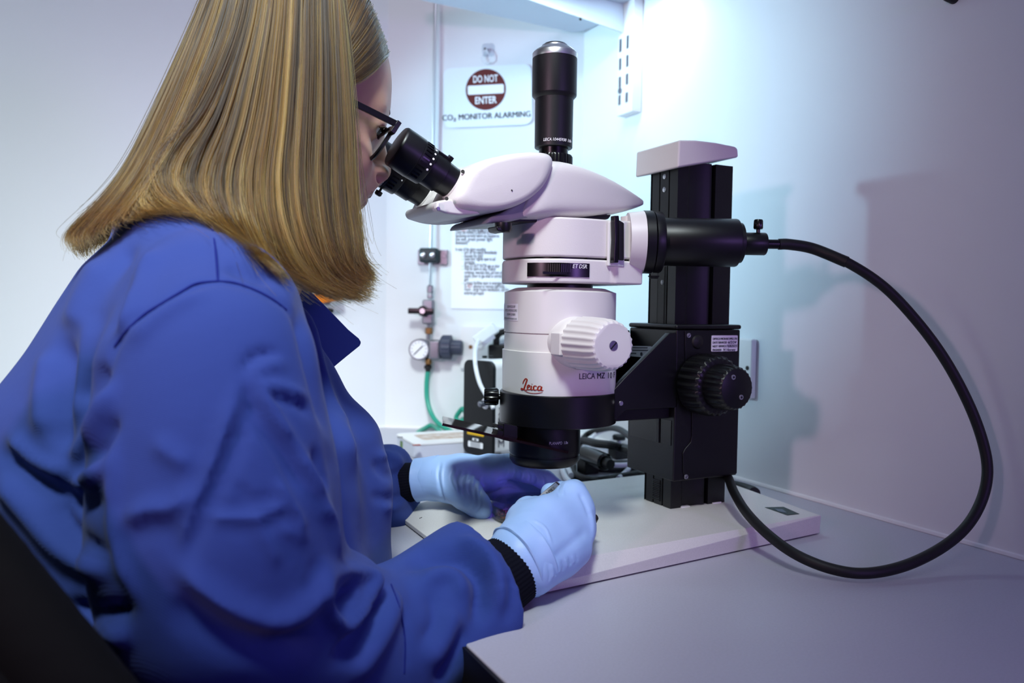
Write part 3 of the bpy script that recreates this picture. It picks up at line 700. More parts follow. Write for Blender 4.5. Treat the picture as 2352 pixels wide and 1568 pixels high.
# front recesses
def fy(px, y): return solveY(px, y, bx0)
for (xa, xb, ya, yb_) in ((1444, 1543, 955, 1010),):
    z0, z1 = YP(1500, yb_, (by0+by1)/2)[2], YP(1500, ya, (by0+by1)/2)[2]
    abox('guide_slot', (bx0-.0006, by0+.005, z0), (bx0+.002, by1-.005, z1), black_gloss, blk)
    abox('guide_rib', (bx0-.002, by0+.024, z0), (bx0+.001, by0+.030, z1), black_m, blk, .0005)
def onface(x, y): return S(x, y, -.044)
pn = [(1572, 760), (1696, 757), (1696, 900), (1694, 1086), (1582, 1100), (1573, 1096), (1568, 1085), (1567, 1040), (1572, 1030), (1585, 1015), (1588, 1000), (1588, 850), (1573, 840)]
P = np.array([onface(*q) for q in pn]); P[:, 0] = np.minimum(P[:, 0], bx1-.001)
A = P.copy(); A[:, 1] = by0-.0014; V, Fc = slab_vf(A, P); mk('side_panel', V, Fc, black_m, blk, True, None, .0005)
for x, y in ((1580, 770), (1574, 1094)):
    p = onface(x, y); sc_ = lathe('panel_screw', (p[0], by0-.0014, p[2]), (0, -1, 0), [(0, .0026), (.0007, .0024)], steel, blk, 16)
    box('slot', (p[0], by0-.0023, p[2]), (.0013, 0, .0013), (0, .0002, 0), (.0002, 0, -.0002), rubber, sc_)
p = onface(1600, 785); lathe('grommet', (p[0], by0-.0012, p[2]), (0, -1, 0), [(0, .0078), (.002, .0066), (.0035, .003)], rubber, blk, 24)
p0, p1 = onface(1632, 770), onface(1691, 806)
lc = np.array([(p0[0]+p1[0])/2, by0-.0015, (p0[2]+p1[2])/2]); lw, lh = p1[0]-p0[0], p0[2]-p1[2]
EX, EZ = np.array([1., 0, 0]), np.array([0, 0, 1.])
lb = plate('service_label', lc, EX, EZ, rrect(lw, lh, .001, 2), .0003, paper_m, blk)
hand_ink = mat('blue_pen_ink', '23233a', .5)
for k, (s, wd) in enumerate((('OPTECH MICROSCOPES LTD', .93), ('DATE SERVICED', .54), ('NEXT SERVICE', .50), ('ENGINEER', .34))):
    z = lc[2]+lh*(.23-.23*k)
    flat_text('print', s, (lc[0]-lw*.46+wd*lw/2, lc[1]-.0004, z), EX, EZ, .0032, lettering_k, lb, width=lw*wd)
for k, (s, x0_, wd) in enumerate((('6/2/24', .58, .32), ('FEB2025', .52, .42), ('N Horsey', .40, .48))):
    z = lc[2]+lh*(0-.23*k)
    flat_text('handwriting', s, (lc[0]-lw*.46+(x0_+wd/2)*lw, lc[1]-.0004, z-.0002), EX, EZ, .0042, hand_ink, lb, shear=.25, width=lw*wd)
# focus knobs, axis towards the camera side
kc = S(1604, 880, -.044); kx, kz = kc[0], kc[2]
def knob_end(px, y):
    lo, hi = .3, .70
    for _ in range(40):
        m_ = (lo+hi)/2
        if proj((kx, m_, kz))[0] > px: lo = m_
        else: hi = m_
    return lo
kend = knob_end(1693, 880); kl = by0-kend
sK = pxm((kx, by0-.02, kz))
rib = lambda th, i: 1 + .035*max(-.6, math.cos(26*th))
org = np.array([kx, by0, kz]); ax = np.array([0, -1., 0])
lathe('coarse_knob', org, ax, [(0, .029), (.003, .0315), (.006, .0318), (kl*.35, .0318), (kl*.52, .0305), (kl*.56, .0285), (kl*.57, .024)], black_m, blk, 156, lambda th, i: rib(th, i) if 1 < i < 5 else 1)
lathe('fine_knob', org+ax*kl*.55, ax, [(0, .0225), (kl*.05, .0232), (kl*.30, .0225), (kl*.42, .0215), (kl*.448, .0200), (kl*.45, .0198)], black_m, blk, 130, lambda th, i: 1+.03*max(-.6, math.cos(26*th)) if 0 < i < 4 else 1)
for x, y in ((1684, 866), (1702, 912)):
    lo = YP(x, y, kend); lathe('knob_screw', (lo[0], kend-.0001, lo[2]), ax, [(0, .0027), (.0008, .0025)], steel, blk, 14)
    lathe('hex_hole', (lo[0], kend-.0010, lo[2]), ax, [(0, .0013), (.0002, .0013)], rubber, blk, 6)
# far side knob
lathe('coarse_knob', np.array([kx, by1, kz]), (0, 1, 0), [(0, .029), (.003, .0315), (kl*.5, .031), (kl*.55, .024), (kl*.6, .021), (kl, .020)], black_m, blk, 96)

# --- carrier: gussets, cross plate and holder ring
RZ0, RZ1 = S(1284, 967)[2], S(1284, 896)[2]             # holder ring
RX = S(1281, 930)[0]
gy = YC-.041
gpx = [(1538, 764), (1554, 764), (1556, 936), (1440, 941), (1402, 974), (1398, 974), (1398, 908), (1439, 864)]
arm = yprism('carrier_gusset', gpx, -.044, -.037, black_m, ms, .0008, 1)
yprism('carrier_gusset', gpx, .040, .047, black_m, ms, .0008, 1, at=-.044)
p = S(1426, 926, -.044); lathe('gusset_screw', (p[0], YC-.0442, p[2]), (0, -1, 0), [(0, .0026), (.0009, .0022)], steel, arm, 14)
cblk = abox('carrier_block', (RX+.045, YC-.036, RZ0+.002), (bx0-.0005, YC+.0395, RZ1-.001), black_m, ms, .001)
# asset label on the block's front face
q = [(1447, 794), (1497, 795), (1486, 821), (1442, 817)]
def onfront(x, y):
    d = ray(x, y); return CAM+d*((bx0-.0009-CAM[0])/d[0])
Pq = [onfront(*v) for v in q]; V, Fc = slab_vf(Pq, [v+np.array([-.0003, 0, 0]) for v in Pq]); al = mk('rating_label', V, Fc, paper_m, ms, False)
for (xa, ya, xb) in ((1454, 798, 1488), (1452, 804, 1490), (1449, 811, 1462)):
    a, b = onfront(xa, ya), onfront(xb, ya+.5); m_ = (a+b)/2+np.array([-.0005, 0, 0]); box('printed_line', m_, (b-a)/2, (0, 0, .0006), (.0001, 0, 0), lettering_g, al)
m_ = onfront(1474, 813)+np.array([-.0004, 0, 0]); lathe('emblem', m_, (-1, 0, 0), [(0, .0022), (.0002, .0022)], lettering_g, al, 20)
ring = lathe('holder_ring', (RX, YC, RZ0), (0, 0, 1), [(0, .0585), (.001, .0605), (RZ1-RZ0-.001, .0605), (RZ1-RZ0, .0595), (RZ1-RZ0, .0555)], black_m, ms, 96)
pk = S(1142, 924, -.018)
kd = np.array([-.90, .43, 0])
lathe('clamp_screw', (RX, YC, pk[2])+kd*.058, kd, [(0, .003), (.0035, .003), (.004, .0078), (.006, .0086), (.017, .0084), (.019, .007)], black_gloss, ms, 60, lambda th, i: 1+.07*max(-.3, math.cos(15*th)) if i > 2 else 1)

# --- zoom body
def sup(a, b, n, N=96, cx=0, cy=0):
    out = []
    for k in range(N):
        t = 2*math.pi*k/N; c, s_ = math.cos(t), math.sin(t); out.append((cx+a*np.sign(c)*abs(c)**(2/n), cy+b*np.sign(s_)*abs(s_)**(2/n)))
    return out
def stack(name, levels, m, parent, nexp=2.7, cx=AX0, cy=YC, ar=1.0, bevel=0):
    V = []; N = 96
    for z, r in levels: V += [np.array([x, y, z]) for x, y in sup(r*ar, r, nexp, N, cx, cy)]
    Fc = []
    for i in range(len(levels)-1):
        for k in range(N): k2 = (k+1) % N; Fc.append((i*N+k, i*N+k2, (i+1)*N+k2, (i+1)*N+k))
    Fc += [tuple(range(N-1, -1, -1)), tuple((len(levels)-1)*N+k for k in range(N))]
    return mk(name, V, Fc, m, parent, True, None, bevel)
zz = lambda y: S(1284, y)[2]
RB = .0545
stack('zoom_body', [(zz(899), RB-.0015), (zz(898), RB), (zz(803.5), RB+.0004), (zz(802.5), RB-.0012), (zz(765), RB-.0014), (zz(764.6), RB-.003), (zz(763), RB-.003), (zz(762.6), RB-.001), (zz(672), RB-.001), (zz(663), RB-.011), (zz(662), RB-.013)], white_m, ms)
stack('body_mount', [(zz(664), .034), (zz(652), .034)], black_m, ms, 2)
def bang(px, y):                                        # bearing on the body for a frame column
    best = min(((abs(proj((AX0+RB*math.cos(t), YC+RB*math.sin(t), zz(y)))[0]-px), t) for t in np.arange(-3.6, .6, .01) if (np.array([math.cos(t), math.sin(t)])@FW[:2]) < .05))
    return best[1]
def srad(t, n=2.7, r=RB):
    c, s_ = abs(math.cos(t)), abs(math.sin(t)); return r*(c**n+s_**n)**(-1/n)
def body_text(name, s, px, y, size, m, shear=0, width=None, bold=0):
    t0 = bang(px, y); z = YP(px, y, YC+srad(t0)*math.sin(t0))[2]
    V, Fc = text_vf(s, size, shear, bold=bold)
    if width: V[:, 0] *= width/np.ptp(V[:, 0])
    V[:, 0] -= (V[:, 0].min()+V[:, 0].max())/2
    P = []
    for v in V:
        t = t0+v[0]/srad(t0); r = srad(t)+v[2]+.0005; P.append((AX0+r*math.cos(t), YC+r*math.sin(t), z+v[1]))
    return mk(name, P, Fc, m, ms, False)
body_text('model_lettering', 'LEICA', 1348, 870, .0082, lettering_g, 0, .0180)
body_text('model_lettering', 'MZ', 1376.5, 869, .0082, lettering_k, 0, .0098)
body_text('model_lettering', '10 F', 1395, 867.5, .0082, lettering_g, 0, .0138)
# script logo in red-brown: pen strokes
def logo():
    st = [([(.10, .55), (.16, .80), (.26, 1.0), (.33, .92), (.29, .70), (.22, .35), (.16, .10), (.05, .00), (.00, .06), (.05, .13), (.16, .05), (.28, .02), (.36, .08)], .040),
          ([(.33, .24), (.44, .33), (.47, .44), (.41, .48), (.36, .36), (.36, .18), (.42, .08), (.51, .14)], .034),
          ([(.52, .40), (.55, .42), (.54, .25), (.53, .12), (.57, .08), (.62, .14)], .034), ([(.57, .57), (.585, .60)], .034),
          ([(.78, .40), (.72, .46), (.66, .38), (.65, .20), (.70, .08), (.79, .15)], .034),
          ([(.98, .38), (.91, .46), (.84, .36), (.83, .16), (.88, .08), (.95, .20), (.98, .42), (.96, .16), (.99, .08), (1.05, .13)], .034),
          ([(.20, -.02), (.40, -.16), (.62, -.20), (.85, -.15), (1.02, -.05)], .026)]
    out = []
    for pts, r in st:
        P = catmull(np.array(pts), 6); T = np.gradient(P, axis=0); T /= np.linalg.norm(T, axis=1)[:, None]+1e-9; Nn = np.c_[-T[:, 1], T[:, 0]]
        rr = r*(1-.35*np.abs(np.linspace(-1, 1, len(P)))**3)[:, None]
        A = P+Nn*rr; B = P-Nn*rr; V = []; Fc = []
        for a, b in zip(A, B): V += [(a[0], a[1], .0001), (b[0], b[1], .0001)]
        for i in range(len(P)-1): Fc.append((2*i, 2*i+1, 2*i+3, 2*i+2))
        out.append((V, Fc))
    return join(out)
LV, LF = logo(); LV = np.array(LV)
t0 = bang(1224, 889); zl_ = YP(1224, 897, YC+srad(t0)*math.sin(t0))[2]; LV = (LV-[.525, 0, 0])*[.0255, .0115, 1]
P = []
for v in LV:
    t = t0+v[0]/srad(t0); r = srad(t)+.0005; P.append((AX0+r*math.cos(t), YC+r*math.sin(t), zl_+v[1]))
mk('script_logo', P, LF, red_print, ms, False)
# service sticker wrapped on the left of the body
ta, tb = bang(1159, 717), bang(1190, 717)
ta -= .18
zs1, zs0 = YP(1172, 697, YC-.02)[2], YP(1172, 737, YC-.02)[2]
Vs = []; m_ = 14
for k in range(m_):
    t = ta+(tb-ta)*k/(m_-1)
    for z in (zs0, zs1): r = srad(t)-.0007; Vs.append((AX0+r*math.cos(t), YC+r*math.sin(t), z))
stk = mk('service_sticker', Vs, [(2*k, 2*k+2, 2*k+3, 2*k+1) for k in range(m_-1)], paper_m, ms, True)
for k, s in enumerate(('SERVICED BY', 'OPTECH MICROSCOPES', '01844 210681', 'info@optechmicroscopes.co.uk')):
    wd = (.019, .029, .0195, .032)[k]; V, Fc = text_vf(s, .0034); V[:, 0] *= wd/np.ptp(V[:, 0]); V[:, 0] -= V[:, 0].max()
    z = zs1-(zs1-zs0)*(.24+.23*k); tt = tb-.035-(.06 if k in (0, 2) else 0); P = []
    for v in V:
        t = tt+v[0]/srad(tt); r = srad(t)-.0004; P.append((AX0+r*math.cos(t), YC+r*math.sin(t), z+v[1]))
    mk('print', P, Fc, lettering_k, stk, False)
# zoom knob on the camera side
zc_ = S(1322, 786, -.055); zx, zz_ = zc_[0], zc_[2]
def zend(px):
    lo, hi = .45, .70
    for _ in range(40):
        m_ = (lo+hi)/2
        if proj((zx, m_, zz_))[0] > px: lo = m_
        else: hi = m_
    return lo
ze = zend(1409); z0y = YC-.052; zl2 = z0y-ze; orgz = np.array([zx, z0y, zz_])
lathe('zoom_boss', orgz, ax, [(-.012, .0250), (zl2*.10, .0250), (zl2*.16, .0235), (zl2*.2, .020)], white_m, ms, 60)
abox('zoom_stop', (zx-.0265, z0y-zl2*.26, zz_-.012), (zx-.0185, z0y, zz_+.010), white_m, ms, .0015)
zk = lathe('zoom_knob', orgz, ax, [(zl2*.2, .0225), (zl2*.24, .0248), (zl2*.5, .0246), (zl2*.80, .0238), (zl2*.93, .0225), (zl2*.985, .0212), (zl2, .0198)], white_m, ms, 168, lambda th, i: 1+.028*max(-.5, math.cos(24*th)) if i < 6 else 1)
lathe('knob_screw', orgz+ax*zl2, ax, [(0, .0046), (.0005, .0044)], dull_steel, zk, 20)
box('screw_slot', orgz+ax*(zl2+.0006), (.003, 0, .003), (0, .0002, 0), (.0004, 0, -.0004), rubber, zk)
# --- objective
OX = S(1251, 1010)[0]
zo = lambda y: S(1251, y)[2]
so = pxm(S(1251, 1010))
ob = lathe('objective', (OX, YC, zo(1063)), (0, 0, 1), [(0, 70/so), (.001, 74/so), (zo(1052)-zo(1063), 80/so), (zo(1041)-zo(1063), 80.5/so), (zo(1040.5)-zo(1063), 79/so), (zo(1036.5)-zo(1063), 79/so), (zo(1036)-zo(1063), 81/so), (zo(1028)-zo(1063), 82/so), (zo(975)-zo(1063), 81/so), (zo(964)-zo(1063), 81/so)], black_m, ms, 80)
ring_text('lettering', 'PLANAPO  1.0x', (OX, YC), 81.5/so, -1.68, zo(1007), .0042, lettering_w, ob, width=.0205)
lathe('front_lens', (OX, YC, zo(1063)-.0002), (0, 0, 1), [(0, .024), (.0004, .024)], mat('lens_violet', '1a1030', .05), ob, 40)
# violet excitation light leaving the objective
light('objective_light', (OX, YC, zo(1063)-.004), (OX-.02, YC+.012, BZ), .006, .8, (.16, .07, 1), 'SPOT', (52, .6))
# --- amber shield on the front of the objective
s_far = [(1014.8, 962), (1037, 965.5), (1059, 969), (1101, 975.5), (1131, 982), (1166, 992), (1240, 1006), (1300, 1022)]
s_near = [(1305, 1040), (1292, 1037.7), (1166, 1013), (1091, 990), (1040, 976.5), (1017, 970)]
Pa = [S(x, y, .042+.0*i) for i, (x, y) in enumerate(s_far)]+[S(x, y, -.0445) for x, y in s_near]
Pa = np.array(Pa); cA = Pa.mean(0); u_, sv, vt = np.linalg.svd(Pa-cA); nA = vt[2]; Pa = Pa-((Pa-cA)@nA)[:, None]*nA
nA = nA if nA[2] > 0 else -nA
V, Fc = slab_vf(list(Pa+nA*.0012), list(Pa-nA*.0012)); shd = mk('amber_shield', V, Fc, amber_m, ms, False)
for d_ in (.0, -.0115):
    a, b = S(1137, 978-d_*1500*.72, -.012), S(1182, 990-d_*1500*.72, -.012)
    box('shield_prong', (a+b)/2+ZV*.0006, (b-a)/2, (0, .006, 0), (0, 0, .0018), black_m, ms, .0004)
box('prong_root', S(1166, 992, -.012), (.008, 0, -.002), (0, .007, 0), (0, 0, .0085), black_m, ms, .001)

# --- fluorescence filter module
hx = S(1476, 580, -.058)[0]
def module(name, y0, y1, grow, xr, bev=.0022):
    g = grow; o = [(AX0-.056-g, YC-.020), (AX0-.056-g, YC+.020), (AX0-.045-g, YC+.044), (AX0-.020, YC+.057+g), (xr, YC+.057+g), (xr, YC-.057-g), (AX0+.030, YC-.057-g), (AX0+.026, YC-.0545-g), (AX0-.006, YC-.0545-g), (AX0-.030, YC-.050-g), (AX0-.048-g, YC-.036)]
    za, zb_ = S(1284, y0, 0)[2], S(1284, y1, 0)[2]
    return zprism(name, o, zb_, za, whitet_m, ms, bev, 3)
module('filter_housing', 512, 597, 0, hx)
lowh = module('filter_base', 601, 653, .0006, S(1478, 620, -.058)[0])
stack('housing_seam', [(S(1284, 602)[2], .048), (S(1284, 596)[2], .048)], black_m, ms, 3)
abox('seam_filler', (AX0, YC-.052, S(1284, 602)[2]), (hx-.004, YC+.05, S(1284, 596)[2]), black_m, ms)
# filter wheel window and wheel
def side(px, y, off=-.0555): return S(px, y, off)
zw0, zw1 = S(1260, 634, -.05)[2], S(1260, 602, -.05)[2]
wo = [(AX0-.0567, YC-.010), (AX0-.0489, YC-.0368), (AX0-.0303, YC-.0512), (AX0-.006, YC-.0562), (AX0+.0225, YC-.0562), (AX0+.0225, YC-.048), (AX0-.045, YC-.010)]
wo = [(x, y) for x, y in wo]
wx = S(1354, 618, -.056)[0]
wo = [(AX0-.0538, YC-.0283), (AX0-.0486, YC-.0372), (AX0-.0304, YC-.0516), (AX0-.006, YC-.0561), (wx, YC-.0561), (wx, YC-.046), (AX0-.040, YC-.03)]
win = zprism('wheel_window', wo, zw0, zw1, black_gloss, ms)
zr_ = (zw0+zw1)/2
poly_ = [(AX0-.0486, YC-.0372), (AX0-.0304, YC-.0516), (AX0-.006, YC-.0561), (wx, YC-.0561)]
L_ = [math.dist(poly_[i], poly_[i+1]) for i in range(3)]; tot = sum(L_); rv = []
def onpoly(s_):
    for i in range(3):
        if s_ <= L_[i] or i == 2:
            a_, b_ = np.array(poly_[i]), np.array(poly_[i+1]); t_ = (b_-a_)/L_[i]; p_ = a_+t_*min(s_, L_[i]); return np.array([p_[0], p_[1], 0]), np.array([t_[0], t_[1], 0]), np.array([t_[1], -t_[0], 0])
        s_ -= L_[i]
for k in range(26):
    p_, t_, n_ = onpoly(.012+.0021*k)
    if k*.0021+.012 > tot-.020: break
    rv.append(box_vf(p_+ZV*(zw1-.0050)+n_*.0003, t_*.00062, n_*.0007, (0, 0, .0040)))
V, Fc = join(rv); o = mk('wheel_ribs', V, Fc, black_m, win, False); o['kind'] = 'stuff'
box('wheel_edge', onpoly(tot*.55)[0]+ZV*(zw0+.0030)+np.array([0, .0002, 0]), (.026, 0, 0), (0, .0004, 0), (0, 0, .0012), black_m, win)
tpos = S(1332, 616, -.0567); flat_text('lettering', 'ET DSR', (tpos[0], YC-.0564, tpos[2]), EX, EZ, .0056, lettering_w, win, shear=.2, width=.0160)
p = S(1176, 437, -.0605); box('scuff', (p[0], YC-.0604, p[2]), (.0005, 0, -.0006), (0, .0002, 0), (.0004, 0, .0003), rubber, ms)
# shutter slider
pa, pb = side(1399, 508, -.0585), side(1434, 612, -.0585)
abox('shutter_recess', (pa[0], YC-.0588, pb[2]), (pb[0], YC-.055, pa[2]), white_smooth, ms, .001)
shp = [(1412, 495), (1422, 495), (1423, 506), (1421, 560), (1421, 588), (1421, 603), (1410, 603), (1411, 586), (1413, 550), (1412, 510)]
yprism('shutter_lever', shp, -.0665, -.0590, black_gloss, ms, .0006, 1)
yprism('shutter_wedge', [(1422, 505), (1434, 512), (1434, 598), (1422, 596)], -.0625, -.0586, rubber, ms, .0006, 1)
# --- lamp port with light guide adapter (points to the right of the frame)
pc0 = S(1476, 556, -.048); pax = np.array([.90, -.44, 0]); pax /= np.linalg.norm(pax)
sp_ = pxm(pc0)
def along(px): return (px-1476)/sp_/abs(pax@RT)
stack('port_block', [(S(1460, 600, -.03)[2], .010), (S(1460, 500, -.03)[2], .010)], whitet_m, ms, 3, cx=hx+.002, cy=YC-.035)
lathe('port_flange', pc0-pax*.016, pax, [(0, .0295), (.0158, .0315)], white_m, ms, 60)
q = lambda L: [(along(x), r/sp_) for x, r in L]
lathe('port_ring', pc0, pax, q([(1474, 70), (1476, 72), (1495, 72), (1497, 70)]), black_m, ms, 60)
lathe('port_ring', pc0, pax, q([(1498, 66), (1499, 70), (1515, 70), (1518, 68), (1518.5, 60)]), black_m, ms, 60)
lathe('tab', pc0+pax*along(1503)-ZV*.034, (0, 0, -1), [(0, .006), (.003, .004)], rubber, ms, 12)
tb_ = lathe('light_guide_barrel', pc0+ZV*.0006, pax, q([(1518, 54), (1520, 55), (1689, 55), (1692, 54), (1692.5, 46), (1702, 46), (1703, 44)]), black_m, ms, 60)
for x in (1564, 1643): lathe('set_screw', pc0+pax*along(x)-UP*0+ZV*.0105+np.array([-.44, -.9, 0])*.0205, np.array([-.40, -.80, .44]), [(0, .0017), (.0004, .0016)], rubber, tb_, 12)
lathe('guide_socket', pc0, pax, q([(1702, 25), (1704, 26), (1757, 26), (1759, 25)]), black_m, ms, 40)
tc_ = lathe('thumb_screw', pc0+pax*along(1742)+ZV*.011, (0, 0, 1), [(0, .002), (.0035, .002), (.004, .0042), (.0055, .0046), (.0125, .0044), (.0138, .0036)], black_gloss, ms, 48, lambda th, i: 1+.06*max(-.3, math.cos(12*th)) if i > 2 else 1)
# --- light guide
lg = thing('light_guide', 'thick black light guide cable looping from the microscope lamp port down to the worktop', 'cable', pc0+pax*along(1760))
lathe('ferrule', pc0, pax, q([(1759, 11), (1789, 11), (1791, 9)]), black_gloss, lg, 24)
e0 = pc0+pax*along(1790); e1_ = pc0+pax*along(1815); Z0 = proj(e1_)[2]
gp = [e0, e1_]+[D(x, y, z) for x, y, z in ((1868, 571, Z0), (1945, 602, .80), (2030, 658, .795), (2108, 740, .79), (2172, 828, .785), (2224, 925, .78), (2256, 1010, .775), (2268, 1080, .77), (2256, 1145, .765), (2222, 1206, .755), (2165, 1256, .74), (2080, 1298, .72), (1990, 1316, .708), (1910, 1306, .712), (1830, 1274, .73), (1765, 1228, .765), (1715, 1177, .80), (1686, 1130, .85), (1672, 1095, .90))]+[np.array([.72, .80, BZ+.01]), np.array([.74, .90, TZ+.006])]
tube('guide_cable', gp, .0050, rubber, lg, 14, 10)
tube('strain_sleeve', [e0, e1_]+[D(x, y, z) for x, y, z in ((1868, 571, Z0), (1945, 602, .80))], .0057, rubber, lg, 14, 10)
tag(tube('black_lead', [(.72, .74, TZ+.012), (.735, .765, TZ+.009), (.735, .80, TZ+.008), (.70, .86, TZ+.008), (.66, .90, TZ+.008)], .0075, rubber, None, 12, 8), 'thick black lead end lying on the worktop right of the column foot', 'cable')

# --- trinocular head
hb = [(1130, 521), (1170, 503), (1240, 494), (1400, 492), (1396, 505), (1355, 512), (1170, 512)]
yprism('head_mount', [(1150, 500), (1405, 493), (1398, 503), (1360, 509), (1150, 511)], -.036, .045, black_m, ms, .001, 1)
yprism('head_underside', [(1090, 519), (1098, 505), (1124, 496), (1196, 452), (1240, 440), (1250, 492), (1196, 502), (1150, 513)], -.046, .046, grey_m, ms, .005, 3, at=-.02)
lathe('head_clamp', S(1156, 512, -.05), (0, 0, -1), [(0, .008), (.006, .008), (.0085, .0065)], black_m, ms, 24)
yprism('clamp_lever', [(1140, 519), (1168, 519), (1170, 528), (1160, 534), (1143, 530)], -.056, -.036, black_m, ms, .001, 1)
# rear shell: boat-shaped, pointed to the rear
sx = [S(x, 450, -.03)[0] for x in (1187, 1200, 1222, 1244, 1262, 1290, 1330, 1370, 1410, 1445, 1468, 1482)]
tp = [496, 474, 432, 391, 371.5, 372, 381, 396, 415, 437, 453, 463]
bt = [500.5, 501.5, 502, 502, 501.5, 501, 500, 497, 492.5, 484, 476, 469]
hw = [.044, .048, .051, .053, .053, .052, .050, .046, .039, .029, .018, .007]
V = []; N = 40
for x, t, b, wd, px in zip(sx, tp, bt, hw, (1187, 1200, 1222, 1244, 1262, 1290, 1330, 1370, 1410, 1445, 1468, 1482)):
    z1, z0 = S(px, t, -wd*.55)[2], S(px, b, -wd)[2]
    for dy, dz in sup(1, 1, 5.0, N): V.append((S(px, 450, -wd*.9)[0], YC+dy*wd, (z0+z1)/2+dz*(z1-z0)/2))
Fc = [(i*N+k, i*N+(k+1) % N, (i+1)*N+(k+1) % N, (i+1)*N+k) for i in range(len(sx)-1) for k in range(N)]+[tuple(range(N)), tuple((len(sx)-1)*N+k for k in range(N))]
o = mk('photo_port_shell', V, Fc, whitet_m, ms); o.modifiers.new('s', 'SUBSURF').levels = 1; o.modifiers['s'].render_levels = 1
# eyepiece shells: rounded leaf outlines
leaf = [(1053, 398), (1066, 389), (1092, 374), (1125, 365), (1160, 358), (1200, 354.5), (1232, 357), (1246, 364), (1251, 377), (1247, 398), (1235, 425), (1213, 450), (1185, 470), (1150, 484), (1118, 491), (1082, 492), (1050, 488), (1030, 481), (1021, 468), (1026, 450)]
def pillow(name, outline, o0, o1, m, parent, inset=.011, at=None):
    """leaf outline with softly rounded flanks"""
    P = np.array([S(x, y, o0 if at is None else at) for x, y in outline]); P = np.vstack([catmull(np.vstack([P, P[:1]]), 3)])[:-1]; c = P.mean(0); V = []; n = len(P)
    lv = [(o0, .30), (o0+.0006, .20), (o0+.0024, .10), (o0+.006, .035), (o0+.012, .006), (o0+.020, 0), (o1-.010, 0), (o1-.003, .01), (o1, .03)]
    for off, t in lv:
        Q = c+(P-c)*(1-t); Q[:, 1] = YC+off; V += list(Q)
    m0 = (len(lv)-1)*n; V += [np.array([c[0], YC+o0, c[2]]), np.array([c[0], YC+o1, c[2]])]
    Fc = [(i*n+k, i*n+(k+1) % n, (i+1)*n+(k+1) % n, (i+1)*n+k) for i in range(len(lv)-1) for k in range(n)]+[(k, (k+1) % n, m0+n) for k in range(n)]+[(m0+k, m0+(k+1) % n, m0+n+1) for k in range(n)]
    return mk(name, V, Fc, m, parent, True, None, 0, angle=1.2)
shellR = pillow('eyepiece_shell', leaf, -.060, .001, whitet_m, ms, .009, at=-.036)
leafL = [(x-2, y+2) for x, y in leaf]
shellL = pillow('eyepiece_shell', [(x-3, y+6) for x, y in leaf], .0, .056, whitet_m, ms, .009, at=-.036)
low_ = [(1008, 452), (1030, 452), (1060, 470), (1110, 490), (1080, 494), (1045, 492), (1012, 486), (1002, 470)]
yprism('hinge_housing', [(1008, 460), (1040, 455), (1100, 480), (1110, 491), (1060, 493), (1028, 489), (1008, 482), (1003, 470)], -.052, .03, white_m, ms, .003, 3, at=-.056)
yprism('hinge_clip', [(1004, 463), (1011, 466), (1009, 482), (1002, 478)], -.056, -.050, white_smooth, ms, .0006, 1)
p = S(1006.5, 479, -.0565); lathe('hinge_pin', p, (0, -1, 0), [(0, .0017), (.0008, .0016)], dull_steel, ms, 14)
for x, y, o in ((1063, 394, -.046), (1026, 456, -.056)):
    p = S(x, y, o-.004); lathe('socket_screw', p, (-.5, -.8, .1), [(0, .0017), (.0008, .0016)], rubber, ms, 12)
# eyepieces
def eyepiece(off, near):
    a, b = S(907, 332, -.034), S(1037, 420.5, -.034); a[1] = b[1] = YC+off; d = b-a; L = np.linalg.norm(d); d /= L; s_ = pxm((a+b)/2); t = lambda v: v/157*L
    e = lathe('eyepiece', a, d, [(t(1), 38/s_), (t(3), 46/s_), (t(6), 48.5/s_), (t(9), 49/s_), (t(53), 49.5/s_), (t(54), 48.6/s_), (t(56), 48.8/s_), (t(86), 47/s_), (t(88), 46/s_), (t(88.5), 42.5/s_)], black_m, ms, 72)
    lathe('eye_lens', a+d*t(2.5), d, [(0, 30/s_), (t(.6), 36/s_)], glass_k, e, 40)
    lathe('eyepiece_barrel', a+d*t(80), d, [(0, 42/s_), (t(46), 41.5/s_), (t(47), 38.5/s_), (t(81), 36.5/s_)], black_m, ms, 64)
    lathe('eyepiece_collar', a+d*t(156), d, [(0, 39/s_), (t(2), 40.5/s_), (t(14), 41/s_), (t(34), 43/s_)], white_m, ms, 64)
    _, A_, B_ = frame(d)
    # bearings round the barrel: thv = direction facing the camera
    vv = -FW-d*(-FW@d); vv /= np.linalg.norm(vv); w_ = np.cross(d, vv)
    if w_[2] < 0: w_ = -w_
    rad = lambda th: vv*math.cos(th)+w_*math.sin(th)
    for k in range(11):
        th = math.radians(-52+12*k); r_ = rad(th); tn = np.cross(d, r_)
        box('dial_rib', a+d*t(66)+r_*(48/s_), d*t(8.5), tn*.0007, r_*.0009, black_gloss, e)
    for k in range(6):
        th = math.radians(-14+17*k); r_ = rad(th)
        lathe('dial_dot', a+d*t(81)+r_*(47.1/s_), r_, [(0, .0010 if near else .0008), (.0003, .0010 if near else .0008)], lettering_w, e, 12)
    r_ = rad(math.radians(78)); tn = np.cross(d, r_)
    box('barrel_clip', a+d*t(108)+r_*(43/s_), d*t(19), tn*.0035, r_*.0012, black_m, ms, .0005)
    box('barrel_clip', a+d*t(122)+r_*(46/s_), d*t(5.5), tn*.0035, r_*.002, black_m, ms, .0005)
    return a, d, s_, rad, t
glass_k = mat('eyepiece_glass', '05060c', .04, spec=.8)
eyepiece(-.034, True)
a, d, s_, rad, t = eyepiece(.034, False)
r_ = rad(math.radians(-88)); lathe('lock_knob', a+d*t(58)+r_*(48/s_), r_, [(0, .0012), (.003, .0012), (.0034, .0036), (.007, .0036), (.008, .0025)], black_m, ms, 20)
